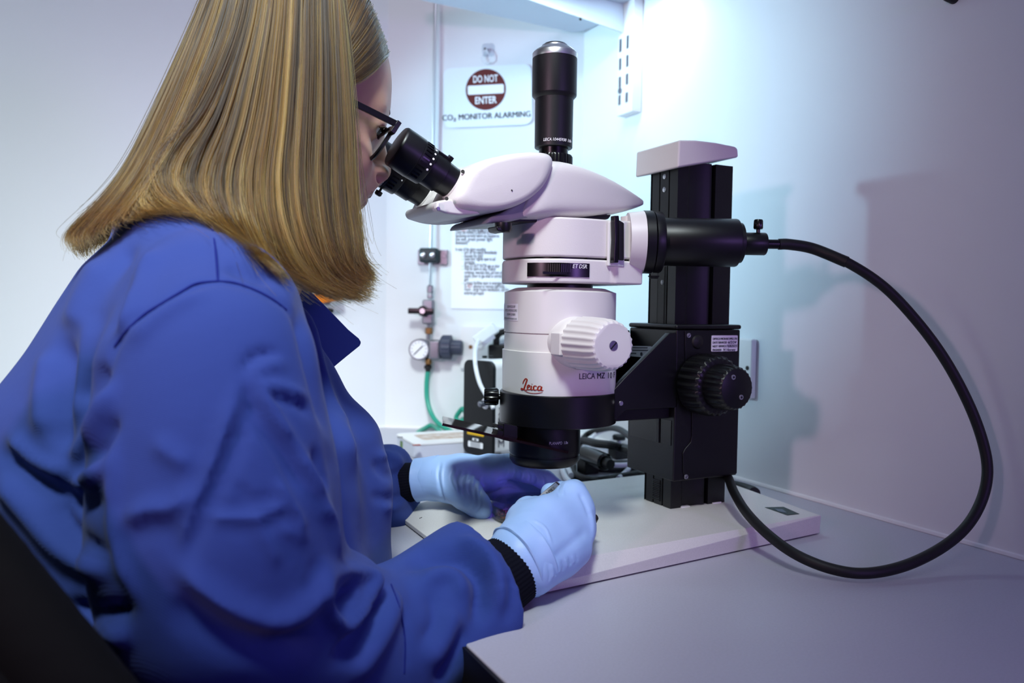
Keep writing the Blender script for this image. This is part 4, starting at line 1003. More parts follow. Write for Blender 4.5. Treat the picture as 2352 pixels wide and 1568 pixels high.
rt = rad(math.radians(-52)); flat_text('lettering', 'LEICA', a+d*t(48)+rt*(49.8/s_), np.cross(d, rt)*-1 if (np.cross(d, rt)[2] < 0) else np.cross(d, rt), d*-1, .004, lettering_w, ms, width=.010)
# --- camera tube
TX = S(1273, 230)[0]; st = pxm(S(1273, 230)); zt_ = lambda y: S(1273, y)[2]; zb0 = zt_(400)
R_ = lambda L: [(zt_(y)-zb0, r/st) for y, r in L]
lathe('tube_clamp_ring', (TX, YC, zb0), (0, 0, 1), R_([(398, 43), (362, 43.2), (358, 42), (357.5, 34)]), black_gloss, ms, 160, lambda th, i: 1+.03*max(-.2, math.cos(32*th)) if i < 2 else 1)
lathe('tube_neck', (TX, YC, zb0), (0, 0, 1), R_([(358, 33.5), (336, 33.5)]), black_gloss, ms, 48)
ct = lathe('camera_tube', (TX, YC, zb0), (0, 0, 1), R_([(342, 36), (341.5, 42.5), (340, 43.6), (229, 44.2), (221.5, 51), (219, 51.4), (136.5, 51.4)]), black_tex, ms, 80)
lathe('mount_ring', (TX, YC, zb0), (0, 0, 1), R_([(136.3, 51.4), (124.5, 51.6), (122, 50), (113, 40), (110, 33), (106, 31)]), steel, ms, 80)
lathe('dust_cap', (TX, YC, zb0), (0, 0, 1), R_([(109, 27), (104, 27), (102, 25.5), (101.5, 22)]), black_gloss, ms, 48)
rt0 = 44/st
for s, th, wd in (('LEICA', -2.41, .0085), ('10445930', -1.76, .0143), ('1.0x', -1.13, .0058)):
    ring_text('lettering', s, (TX, YC), rt0+.0002, th, zt_(329.5)-.0012, .0042, lettering_w, ct, shear=.2, width=wd)
# ================================================================== the person
pe = thing('person', 'woman with long fair hair, blue lab coat and gloves bending over the microscope', 'person', (.02, YC, 0))
def loftfield(f, rows, k=.01):
    """rows: (z, cx, cy, a, b) sorted by z: stacked ellipses as one solid"""
    rows = np.array(sorted(rows)); z = f.ax[2]; cx, cy, a, b = [np.interp(z, rows[:, 0], rows[:, i]).astype(np.float32) for i in (1, 2, 3, 4)]
    dx = (f.ax[0][:, None, None]-cx)/a; dy = (f.ax[1][None, :, None]-cy)/b
    kk = np.sqrt(dx*dx+dy*dy); d = (kk-1)*np.minimum(a, b)*np.float32(.95)
    d = np.maximum(d, np.maximum(rows[0, 0]-z, z-rows[-1, 0])[None, None, :].astype(np.float32))
    f.put((slice(None),)*3, d, k, False)
# --- lab coat: torso and both sleeves in one cloth surface
ctab = [(468, 395, 520, .055), (490, 330, 545, .085), (520, 270, 570, .108), (560, 215, 610, .125), (620, 160, 668, .142), (700, 110, 684, .155), (800, 58, 712, .165), (900, 10, 764, .170), (1000, -22, 826, .174), (1100, -42, 846, .178), (1200, -52, 850, .18), (1300, -58, 860, .18), (1568, -70, 880, .185)]
rows = []
for y, l, r, b in ctab:
    c = S((l+r)/2, y, 0); half = (r-l)/2/pxm(c); a = math.sqrt(max(half**2-(.454*b)**2, (.045)**2))/.891
    rows.append((c[2], c[0], YC, a, b))
r0 = rows[-1]; rows.append((.60, r0[1]-.005, YC, r0[3]*1.05, r0[4]*1.05)); rows.append((.50, r0[1]-.01, YC, r0[3]*1.12, r0[4]*1.1))
f = Field((-.26, .40, .49), (.36, 1.0, 1.10), .0032)
loftfield(f, rows)
near_arm = [S(486, 742, -.150), S(480, 860, -.188), S(490, 1000, -.203), S(503, 1120, -.208), S(503, 1240, -.212), S(522, 1345, -.208), S(630, 1440, -.196), S(760, 1500, -.178), S(880, 1500, -.162), S(980, 1440, -.148), S(1065, 1385, -.136), D(1190, 1338, .645)]
f.chain(near_arm, [.060, .0595, .0605, .0635, .066, .064, .058, .0535, .053, .052, .0545, .052], .022)
far_arm = [S(500, 740, .150), S(560, 950, .20), S(640, 1160, .225), S(760, 1165, .19), S(850, 1130, .150), S(900, 1114, .130), D(985, 1100, .887)]
f.chain(far_arm, [.058, .06, .062, .054, .044, .0390, .034], .02)
f.cone(S(872, 1170, .130), S(902, 1182, .124), .012, .010, .02)                       # slack under the far cuff
f.cone(S(1080, 1246, -.128), S(1112, 1270, -.122), .013, .012, .03)                     # lifted corner of the near cuff
f.cone(S(748, 1335, -.19), S(800, 1330, -.175), .014, .014, .025)                      # bunched cloth at the elbow
f.cutplane(D(1122, 1376, .634), RT*.78+FW*.60+UP*.14, .098)
f.cutplane(D(934, 1109, .893), D(985, 1100, .886)-D(880, 1118, .902), .06)
# chest front running to the placket
f.chain([S(672, 745, -.06), S(722, 870, -.045), S(800, 1010, -.04), S(822, 1120, -.04), S(828, 1330, -.04)], [.014, .014, .02, .022, .024], .03)
V, Q = f.mesh(); V = relax(V, Q, 8); N = vnormals(V, Q)
K = [
 # seams and the folds around them
 ([(500, 646), (452, 651), (420, 668), (365, 701), (330, 723), (290, 760), (262, 797), (250, 850)], 7, -.0045),
 ([(500, 646), (540, 650), (590, 668), (630, 690), (660, 712), (685, 760)], 6, -.003),
 ([(478, 468), (487, 520), (496, 580), (501, 646)], 5, -.0025),
 ([(470, 668), (400, 700), (350, 735), (300, 790)], 16, .004),
 ([(540, 560), (600, 590), (650, 640), (690, 720)], 22, .005), ([(520, 610), (570, 628), (620, 650)], 12, -.004),
 # back
 ([(365, 560), (325, 620), (300, 700), (280, 780)], 22, .006), ([(310, 560), (280, 620), (262, 700), (235, 770)], 20, -.006),
 ([(230, 590), (190, 680), (165, 760)], 30, .006), ([(150, 770), (146, 860), (142, 960), (150, 1040)], 20, -.009),
 ([(110, 800), (95, 900), (100, 1000)], 24, .006), ([(215, 720), (200, 820), (190, 900), (178, 980)], 22, .006),
 ([(262, 880), (235, 950), (200, 1010), (168, 1055)], 14, .008), ([(250, 1060), (222, 1092), (195, 1112), (170, 1100)], 13, .010), ([(262, 960), (240, 1020), (215, 1060)], 12, -.007),
 ([(240, 840), (215, 890), (200, 920)], 16, -.007), ([(0, 1030), (70, 1090), (150, 1140), (250, 1165)], 24, -.007), ([(0, 1085), (70, 1170), (150, 1260), (262, 1320)], 30, .010),
 ([(20, 1000), (80, 1060), (160, 1090)], 16, .007), ([(120, 1150), (180, 1230), (255, 1290)], 14, -.008), ([(150, 1390), (240, 1410), (300, 1400)], 18, -.009), ([(160, 1440), (250, 1440), (300, 1470)], 16, .007),
 # upper sleeve
 ([(560, 860), (572, 835), (590, 818), (635, 811)], 8, -.0055), ([(575, 862), (605, 842), (650, 838)], 9, .0035),
 ([(606, 908), (640, 916), (680, 928), (716, 950)], 9, -.0035), ([(600, 885), (650, 895), (700, 915)], 10, .005),
 ([(586, 870), (612, 925), (650, 985), (690, 1050), (725, 1110), (758, 1185)], 12, .0065), ([(566, 880), (590, 950), (630, 1010), (668, 1075), (700, 1130)], 14, -.0055),
 ([(548, 880), (520, 975), (500, 1035), (470, 1115), (435, 1205), (408, 1270)], 13, .0055), ([(572, 930), (545, 1010), (515, 1080), (480, 1150), (445, 1225), (420, 1290)], 18, -.0042),
 ([(350, 1010), (400, 1050), (440, 1065)], 22, .004), ([(280, 1200), (340, 1170), (400, 1165), (440, 1120)], 20, .006), ([(285, 1240), (340, 1220), (390, 1230), (405, 1290)], 20, -.002),
 ([(470, 1182), (530, 1190), (590, 1186), (640, 1166), (672, 1150)], 10, .0035), ([(480, 1160), (560, 1165), (640, 1140)], 12, -.0025), ([(500, 1212), (590, 1214), (660, 1192)], 14, -.0015),
 ([(586, 1186), (605, 1220), (628, 1262), (640, 1300)], 10, .004), ([(668, 1150), (690, 1190), (700, 1225)], 10, .005), ([(640, 1110), (672, 1150)], 9, .004), ([(640, 1205), (680, 1230), (715, 1240)], 9, .0035), ([(545, 1110), (575, 1160)], 9, -.004), ([(660, 1000), (690, 1060)], 9, -.0035),
 ([(408, 1300), (440, 1330), (500, 1375), (560, 1408), (636, 1428), (690, 1405), (728, 1360), (752, 1318), (780, 1305)], 24, .008),
 ([(400, 1370), (450, 1430), (540, 1475), (640, 1490), (720, 1460)], 34, -.007), ([(735, 1290), (720, 1335), (700, 1370)], 12, -.004),
 ([(262, 1000), (262, 1100), (258, 1180), (275, 1280), (320, 1390)], 12, .005),
 # forearm
 ([(812, 1338), (795, 1368), (776, 1400)], 9, -.014), ([(735, 1345), (752, 1400), (786, 1440), (825, 1415), (850, 1370), (846, 1330), (800, 1312), (765, 1325)], 11, .010), ([(868, 1360), (850, 1410), (815, 1470), (770, 1520)], 16, -.010), ([(905, 1345), (890, 1420), (850, 1500), (800, 1568)], 20, .007),
 ([(897, 1337), (917, 1395), (930, 1470), (928, 1545)], 6, -.0025),
 ([(930, 1305), (965, 1280), (1010, 1270), (1055, 1278), (1085, 1305), (1104, 1340), (1104, 1400), (1090, 1440)], 17, -.0135), ([(960, 1345), (1010, 1322), (1048, 1332), (1064, 1380)], 16, .0075), ([(1050, 1235), (1110, 1262), (1145, 1320), (1152, 1400)], 14, .0075), ([(1040, 1400), (1020, 1460), (980, 1530)], 22, .006), ([(1070, 1440), (1040, 1510), (1000, 1568)], 14, -.006), ([(985, 1360), (1000, 1420), (970, 1480)], 16, -.004), ([(1165, 1320), (1175, 1380), (1160, 1430)], 12, -.004),
 # chest
 ([(700, 700), (722, 790), (752, 890), (790, 1000), (815, 1100)], 14, .006), ([(680, 700), (700, 800), (728, 900), (758, 1000)], 12, -.006), ([(770, 930), (800, 1010), (822, 1100), (832, 1230)], 12, .003), ([(752, 1010), (780, 1120), (795, 1250), (810, 1330)], 14, -.004), ([(735, 1160), (765, 1200), (785, 1290)], 12, .005), ([(722, 1030), (740, 1080), (752, 1120)], 9, -.005),
 # far cuff
 ([(858, 1140), (890, 1146), (930, 1135)], 7, -.004), ([(862, 1060), (890, 1090), (915, 1085)], 9, -.004), ([(870, 1045), (905, 1050), (920, 1075)], 9, .004), ([(880, 1168), (905, 1165), (930, 1150)], 7, .003)]
V = folds(V, N, K)
# soft irregular drape
rr = np.random.default_rng(3); N = vnormals(V, Q); dsp = np.zeros(len(V))
for fq, am in ((22, .0016), (40, .0011), (75, .0006)):
    for _ in range(5):
        kv = rr.normal(size=3); kv *= fq/np.linalg.norm(kv); dsp += am/2.2*np.sin(V@kv+rr.uniform(0, 6.3))
V = V+N*dsp[:, None]; V = relax(V, Q, 3, .45)
ctV, ctQ = V, Q
coat = mkq('lab_coat', V, Q, coat_m, pe)
bvh = BVHTree.FromPolygons([tuple(v) for v in V], [tuple(int(i) for i in q) for q in Q])
def hit(x, y, lift=.0):
    d = ray(x, y); d = d/np.linalg.norm(d); h = bvh.ray_cast(Vector(CAM), Vector(d))
    if h[0] is None: return None
    return np.array(h[0])+np.array(h[1])*lift
def seam(name, pts, r, m, lift):
    P = catmull(np.array(pts, float), 6) if len(pts) > 2 else np.linspace(pts[0], pts[1], 10); P3 = [h for h in (hit(x, y, lift) for x, y in P) if h is not None]
    P3 = np.array(P3)
    for _ in range(2): P3[1:-1] = (P3[:-2]+2*P3[1:-1]+P3[2:])/4
    return tube(name, P3, r, m, coat, 6, 1)
seam('seam', [(500, 646), (452, 651), (420, 668), (365, 701), (330, 723), (290, 760), (264, 796)], .0009, coat_in, .0001)
seam('seam', [(500, 646), (540, 650), (590, 668), (630, 690), (658, 712)], .0008, coat_in, .0001)
seam('seam', [(480, 480), (487, 520), (496, 580), (501, 646)], .0008, coat_in, .0001)
seam('seam', [(898, 1342), (917, 1395), (930, 1470), (928, 1545)], .0007, coat_in, .0001)
# front edge of the coat and the stand of the collar
pk_ = [S(x, y, o) for x, y, o in ((757, 848, -.024), (790, 928, -.026), (826, 1006, -.026), (843, 1085, -.026), (850, 1200, -.026), (868, 1335, -.026), (876, 1420, -.026))]
tube('placket_edge', pk_, .0042, coat_m, coat, 8, 6)
cl = [(678, 640), (700, 655), (735, 690), (768, 724), (800, 757), (824, 777), (829.5, 786), (826, 794), (795, 819), (772, 838), (756, 852), (742, 838), (722, 800), (704, 750), (688, 700)]
P = np.array([S(x, y, -.030) for x, y in cl]); A = P.copy(); B = P.copy()
for i, (x, y) in enumerate(cl):
    bow = .016*((x-690)/140)**2; A[i] = S(x, y, -.031+bow); B[i] = S(x, y, -.0275+bow)
V_, Fc = slab_vf(A, B); cv = mk('collar', V_, Fc, coat_m, coat, True, None, .0008, 1)
P2 = P.copy(); P2 = np.array([S(x-14, y+4, .012) for x, y in cl]); V_, Fc = slab_vf(P2, P2+np.array([0, .0035, 0])); mk('collar', V_, Fc, coat_in, coat, True, None, .0008, 1)
inn = [(640, 640), (700, 660), (735, 720), (752, 800), (758, 856), (748, 880), (720, 850), (690, 780), (660, 720)]
P = [S(x, y, -.012) for x, y in inn]; V_, Fc = slab_vf(P, [p+np.array([0, .03, 0]) for p in P]); mk('dark_undershirt', V_, Fc, knit_m, pe, True, None, .003, 2)
# trousers and shoes under the bench
f = Field((-.20, .50, .0), (.62, .95, .60), .007)
for sg in (-1, 1):
    f.chain([(-.02, YC+sg*.09, .535), (.40, YC+sg*.10, .555), (.43, YC+sg*.10, .50), (.40, YC+sg*.10, .08)], [.085, .062, .058, .042], .02)
V, Q = f.mesh(); mkq('trousers', V, Q, mat('dark_trousers', '14161f', .85), pe)
for sg in (-1, 1):
    f = Field((.33, YC+sg*.10-.06, -.005), (.62, YC+sg*.10+.06, .12), .005)
    f.cone((.39, YC+sg*.10, .045), (.54, YC+sg*.10, .032), .038, .030, .01); f.cone((.385, YC+sg*.10, .06), (.385, YC+sg*.10, .10), .035, .033, .01)
    V, Q = f.mesh(); V[:, 2] = np.maximum(V[:, 2], .001); mkq('shoe', V, Q, rubber, pe)

# --- body: head, neck and shoulders in one surface
f = Field((-.02, YC-.125, .93), (.275, YC+.125, 1.30), .0018)
f.ell(S(662, 160, 0), (.072, .069, .093), .008)
f.ell(S(733, 188, 0), (.064, .060, .078), .012)                                            # forehead
f.cone(S(846, 250, -.030), S(846, 250, .028), .0135, .0135, .012)                          # brow
f.ell(S(716, 330, 0), (.051, .058, .080), .014)                                            # mid face
f.ell(S(790, 368, -.036), (.023, .022, .024), .014); f.ell(S(780, 345, .034), (.027, .026, .034), .018)  # cheeks
f.cone(S(742, 430, -.026), S(738, 498, -.004), .030, .021, .012); f.cone(S(712, 430, .026), S(732, 498, .004), .030, .021, .012)  # jaw
f.ell(S(762, 500, 0), (.015, .017, .015), .012)                                           # chin
f.cone(S(856, 272, 0), S(863, 350, 0), .0085, .0085, .010); f.cone(S(863, 350, 0), S(874, 391, 0), .0085, .0098, .006)  # nose
f.ell(S(866, 398, -.0125), (.0118, .0074, .0088), .006); f.ell(S(852, 398, .0125), (.0118, .0074, .0088), .006)
f.cone(S(832, 415, -.012), S(822, 440, -.016), .0135, .012, .010); f.cone(S(828, 415, .012), S(815, 440, .016), .0135, .012, .010)
f.cone(S(838, 447, -.012), S(834, 447, .010), .0052, .0050, .004); f.cone(S(823, 463, -.013), S(818, 463, .010), .0062, .006, .004)
f.cone(S(850, 455, -.024), S(834, 454, .0), .0012, .0022, .003, cut=True)                 # mouth line
f.ell(S(871, 410, -.0165), (.0085, .0050, .0040), .003, cut=True)                         # nostril
for sg, x in ((-1, 852), (1, 824)):
    c = S(x, 285, sg*.031); gz = np.array([.80, sg*.22, -.56]); gz /= np.linalg.norm(gz); hh = np.cross([0, 0, 1.], gz); hh /= np.linalg.norm(hh); vv_ = np.cross(gz, hh)
    f.ell(c+gz*.010, (.010, .015, .011), .008, (gz, hh, vv_), cut=True)
    f.ell(c, .0132, .004); f.ell(c+gz*.0125-vv_*.001, (.0085, .0112, .0048), .0015, (gz, hh, vv_), cut=True)
f.cone(S(650, 400, 0), S(560, 600, 0), .050, .050, .03)
f.cone(S(560, 640, -.06), S(560, 640, .06), .035, .035, .04)
V, Q = f.mesh(); V = relax(V, Q, 2); body = mkq('body', V, Q, skin_m, pe)
body.data.materials.append(lip_m); cen_ = V[Q].mean(1); X_, Y_, Z_ = proj(cen_)
lp = (cen_[:, 0] > S(806, 455)[0]) & (Y_ > 439) & (Y_ < 474) & (np.abs(cen_[:, 1]-YC) < .024) & (X_ > 812+(474-Y_)*.55)
mi = np.zeros(len(Q), np.int32); mi[lp] = 1; body.data.polygons.foreach_set('material_index', mi)
for sg, x in ((-1, 852), (1, 824)):
    c = S(x, 285, sg*.031); d_ = np.array([.80, sg*.22, -.56]); d_ /= np.linalg.norm(d_)
    V, Fc = lathe_vf(c-d_*.0005, d_, [(-.006, .0095), (0, .0112), (.005, .0100), (.0085, .0075), (.0108, .003), (.0113, .0003)], 24); ey = mk('eyeball', V, Fc, eye_m, body)
    lathe('iris', c+d_*.0082, d_, [(0, .0062), (.0026, .0045), (.0034, .001)], iris_m, ey, 20)
    hh = np.cross([0, 0, 1.], d_); hh /= np.linalg.norm(hh); vv_ = np.cross(d_, hh)
    P = [c+d_*.0072+hh*u_*.0106+vv_*(.0050-.0048*u_*u_)+d_*(.0058*(1-.8*u_*u_)) for u_ in (-1, -.6, 0, .6, 1)]
    tube('eyelash', P, .0009, hair_dark, body, 6, 5)
    if 'brow_brown' not in MATS: mat('brow_brown', '4a3322', .8)
    tube('eyebrow', [S(x+16, 249, sg*.037), S(x+27, 248, sg*.031), S(x+36, 252, sg*.023), S(x+40, 261, sg*.015)], [.0012, .0022, .0027, .0018], MATS['brow_brown'], body, 8, 5)

# --- knit cuffs and gloves
def cuff(a, b, ra, rb, nr):
    d = np.asarray(b)-a; L = np.linalg.norm(d); rib_ = lambda th, i: 1+.007*math.cos(nr*th)
    lathe('knit_cuff', a, d, [(0, ra*.9), (.002, ra), (L*.5, (ra+rb)/2), (L-.002, rb), (L, rb*.9)], knit_m, pe, nr*8, rib_)
cuff(D(1080, 1368, .626), D(1215, 1281, .656), .0335, .0268, 52)
cuff(D(906, 1113, .897), D(975, 1101, .888), .0240, .0195, 42)
# far hand: palm open towards the dish, thumb this side
f = Field(D(1100, 1100, .875)-np.array([.12, .10, .085]), D(1150, 1100, .875)+np.array([.10, .10, .07]), .0012)
f.cone(D(984, 1099, .887), D(1012, 1098, .884), .0232, .0226, .004)
f.cone(D(1006, 1098, .884), D(1060, 1096, .877), .0228, .0225, .008, (UP, .96)); f.cone(D(1060, 1094, .877), D(1128, 1088, .874), .0225, .0185, .01, (UP, .95))
f.chain([D(1035, 1114, .868), D(1075, 1138, .845), D(1098, 1160, .832), D(1108, 1171, .826)], [.019, .0150, .0115, .0098], .010)
f.chain([D(1128, 1076, .876), D(1165, 1069, .872), D(1212, 1084, .868), D(1252, 1102, .862), D(1284, 1120, .856)], [.0165, .0118, .0108, .0098, .0082], .006)
f.chain([D(1120, 1088, .884), D(1160, 1090, .894), D(1208, 1104, .896), D(1250, 1120, .888), D(1272, 1134, .88)], [.016, .0118, .0108, .0098, .0085], .004)
f.chain([D(1112, 1102, .888), D(1148, 1112, .897), D(1188, 1122, .899), D(1226, 1134, .893), D(1246, 1143, .886)], [.016, .0115, .0105, .0095, .0082], .004)
f.chain([D(1100, 1112, .887), D(1134, 1126, .892), D(1162, 1136, .893), D(1192, 1144, .889)], [.015, .0105, .0095, .0082], .004)
V, Q = f.mesh(); V = relax(V, Q, 2); N = vnormals(V, Q)
W_ = [([(1012, 1060), (1006, 1090), (1012, 1130), (1022, 1158)], 3.5, -.0016), ([(1020, 1062), (1015, 1092), (1020, 1130)], 3, .0010)]
for k in range(11): W_.append(([(1042+7*k, 1075+2*k), (1034+7*k, 1098+3*k), (1046+6*k, 1128+4*k)], 2.2, .0007 if k % 2 else -.0006))
for k in range(6): W_.append(([(1158+17*k, 1062+5*k), (1166+17*k, 1078+5*k), (1160+18*k, 1094+4*k)], 2.6, -.0009 if k % 2 else .0008))
W_ += [([(1108, 1150), (1100, 1166), (1090, 1176)], 2.2, -.0006), ([(1075, 1132), (1082, 1150), (1078, 1165)], 2.2, .0006), ([(1140, 1108), (1165, 1104), (1190, 1112)], 3, -.0012), ([(1145, 1120), (1170, 1116), (1192, 1122)], 3, .0010)]
V = folds(V, N, W_); gL = mkq('glove', V, Q, glove_m, pe)
a, b = D(957, 1101, .890), D(1011, 1098, .884); d_ = b-a; L_ = np.linalg.norm(d_)
lathe('glove_cuff', a, d_, [(0, .0236), (.0006, .0243), (.002, .0240), (L_*.3, .0237), (L_*.7, .0243), (L_-.003, .0252), (L_-.001, .0256), (L_, .0236)], glove_m, gL, 64, lambda th, i: 1+.018*math.sin(3*th+i*.7)+.010*math.sin(7*th+1.3*i))
# near hand: back of the fist, holding the forceps
f = Field(D(1260, 1230, .69)-np.array([.075, .085, .085]), D(1290, 1220, .71)+np.array([.08, .085, .085]), .0012)
kn = [D(1312, 1141, .712), D(1328, 1172, .705), D(1332, 1216, .695), D(1320, 1262, .682)]
ws = [D(1204, 1246, .663), D(1206, 1262, .658), D(1214, 1284, .653), D(1222, 1304, .649)]
for a, b, r in zip(ws, kn, (.0138, .0138, .0132, .0130)): f.cone(a, b, .0185, r, .014)
f.cone(ws[0], ws[3], .0185, .0175, .014); f.cone(D(1196, 1284, .652), D(1216, 1270, .657), .0296, .0284, .006)
f.cone(D(1245, 1200, .68), D(1275, 1265, .672), .018, .018, .02)
f.chain([kn[0], D(1318, 1131, .752), D(1290, 1132, .764), D(1264, 1131, .758)], [.0138, .0115, .0102, .0092], .005)
f.chain([kn[1], D(1335, 1168, .748), D(1302, 1166, .760), D(1276, 1158, .752)], [.0138, .0118, .0104, .0092], .004)
f.chain([kn[2], D(1340, 1206, .736), D(1310, 1206, .750), D(1284, 1196, .744)], [.0132, .0112, .010, .009], .004)
f.chain([kn[3], D(1330, 1250, .717), D(1304, 1246, .730), D(1284, 1238, .728)], [.013, .0105, .0095, .0085], .004)
f.chain([D(1214, 1230, .664), D(1206, 1196, .688), D(1213, 1174, .714), D(1230, 1160, .735)], [.019, .0142, .0112, .0088], .010)
V, Q = f.mesh(); V = relax(V, Q, 2); N = vnormals(V, Q)
W_ = []
for k in range(9): W_.append(([(1258+8*k, 1296-3*k), (1262+8*k, 1318-4*k), (1260+8*k, 1336-7*k)], 2.0, .0007 if k % 2 else -.0006))
W_ += [([(1222, 1192), (1252, 1212), (1268, 1250)], 2.4, .0008), ([(1290, 1108), (1282, 1124), (1284, 1142)], 2.4, -.0009), ([(1300, 1107), (1294, 1122), (1294, 1138)], 2.4, .0008), ([(1330, 1130), (1345, 1160), (1356, 1190)], 5, -.0012), ([(1350, 1160), (1362, 1200), (1360, 1260)], 5, .001), ([(1262, 1290), (1310, 1250), (1350, 1215)], 12, -.0012)]
V = folds(V, N, W_); gR = mkq('glove', V, Q, glove_m, pe)
a, b = D(1186, 1291, .650), D(1226, 1265, .660); d_ = b-a; L_ = np.linalg.norm(d_)
lathe('glove_cuff', a, d_, [(0, .0312), (.0008, .0322), (.003, .0316), (L_*.45, .0308), (L_*.8, .0310), (L_-.002, .0312), (L_, .0296)], glove_m, gR, 72, lambda th, i: 1+.014*math.sin(3*th+i*.8)+.008*math.sin(8*th+1.1*i))

# ================================================================== hair
hrows = [(-160, 600, 652, .040), (-120, 545, 652, .060), (-60, 484, 650, .078), (0, 452, 648, .086), (120, 412, 642, .093), (260, 343, 625, .099), (380, 278, 602, .104), (460, 220, 575, .110), (520, 173, 555, .115), (600, 158, 560, .120), (720, 158, 600, .125)]
HR = []
for y, l, c, b in hrows:
    p = S(c, y, 0); half = (c-l)/pxm(p); a = math.sqrt(max(half**2-(.454*b)**2, .03**2))/.891; HR.append((p[2], p[0], a, b))
HR = np.array(sorted(HR))
SK = S(668, 160, 0); SKr = np.array([.086, .078, .101])
def hair_depth(X, Y):
    """distance along each view ray to the hair solid (or its nearest pass)"""
    d = FW[None]+RT[None]*((X-1176)/FPX)[:, None]-UP[None]*((Y-784)/FPX)[:, None]; best = np.full(len(X), np.nan); mn = np.full(len(X), 1e9); mt = np.zeros(len(X)); prev = None
    for t in np.arange(.44, .80, .003):
        p = CAM+d*t; z = p[:, 2]; cx, a, b = [np.interp(z, HR[:, 0], HR[:, i]) for i in (1, 2, 3)]
        g = np.sqrt(((p[:, 0]-cx)/a)**2+((p[:, 1]-YC)/b)**2)-1
        u = g < mn; mn[u] = g[u]; mt[u] = t
        if prev is not None:
            h_ = np.isnan(best) & (g < 0); best[h_] = t-.003*(-g[h_])/(prev[h_]-g[h_]+1e-9)
        prev = g
    return np.where(np.isnan(best), mt, best), d
G = [  # guide locks in the frame, root to tip, from the nape round to the face
 [(488, -60), (452, 30), (405, 140), (350, 262), (290, 380), (232, 455), (180, 510), (155, 545), (172, 575)],
 [(510, -90), (475, 20), (430, 140), (375, 270), (320, 385), (272, 455), (228, 505), (200, 540), (205, 560)],
 [(535, -100), (505, 20), (462, 140), (408, 275), (355, 385), (315, 450), (282, 490), (268, 505), (285, 510)],
 [(552, -110), (525, 20), (485, 140), (430, 270), (378, 360), (340, 420), (325, 460), (345, 482), (395, 478)],
 [(565, -120), (542, 20), (500, 140), (435, 260), (365, 330), (345, 385), (362, 440), (420, 476), (515, 496)],
 [(585, -120), (565, 20), (530, 140), (478, 265), (420, 350), (402, 410), (430, 462), (500, 505), (585, 565)],
 [(610, -125), (592, 20), (566, 140), (530, 280), (495, 390), (498, 460), (545, 525), (605, 585), (665, 630)],
 [(635, -125), (622, 20), (604, 140), (580, 280), (555, 400), (562, 490), (605, 575), (660, 630), (735, 672)],
 [(660, -125), (652, 20), (642, 140), (628, 280), (612, 400), (620, 500), (655, 590), (710, 650), (790, 690)],
 [(690, -120), (684, 20), (680, 140), (672, 280), (664, 400), (674, 505), (706, 592), (760, 655), (852, 694)],
 [(720, -110), (718, 20), (718, 140), (714, 280), (710, 400), (722, 510), (748, 588), (786, 640), (858, 676)],
 [(750, -95), (752, 20), (756, 140), (758, 280), (757, 400), (766, 505), (782, 575), (806, 622), (860, 652)],
 [(770, -80), (778, 20), (786, 140), (794, 280), (798, 400), (804, 490), (814, 560), (826, 602), (862, 640)],
 [(776, -70), (786, 20), (797, 140), (806, 270), (812, 390), (818, 480), (824, 545), (828, 590), (846, 618)]]
G = np.array(G, float); nG, nP = G.shape[:2]
MS = 20; ts = np.linspace(0, nP-1, MS)
Gs = np.array([[np.interp(ts, range(nP), catmull(g, 8)[::8][:, 0] if False else g[:, 0]), np.interp(ts, range(nP), g[:, 1])] for g in G]).transpose(0, 2, 1)
Gs = np.array([np.array([np.interp(np.linspace(0, 1, MS), np.linspace(0, 1, len(c_)), c_[:, i]) for i in (0, 1)]).T for c_ in (catmull(g, 8) for g in G)])
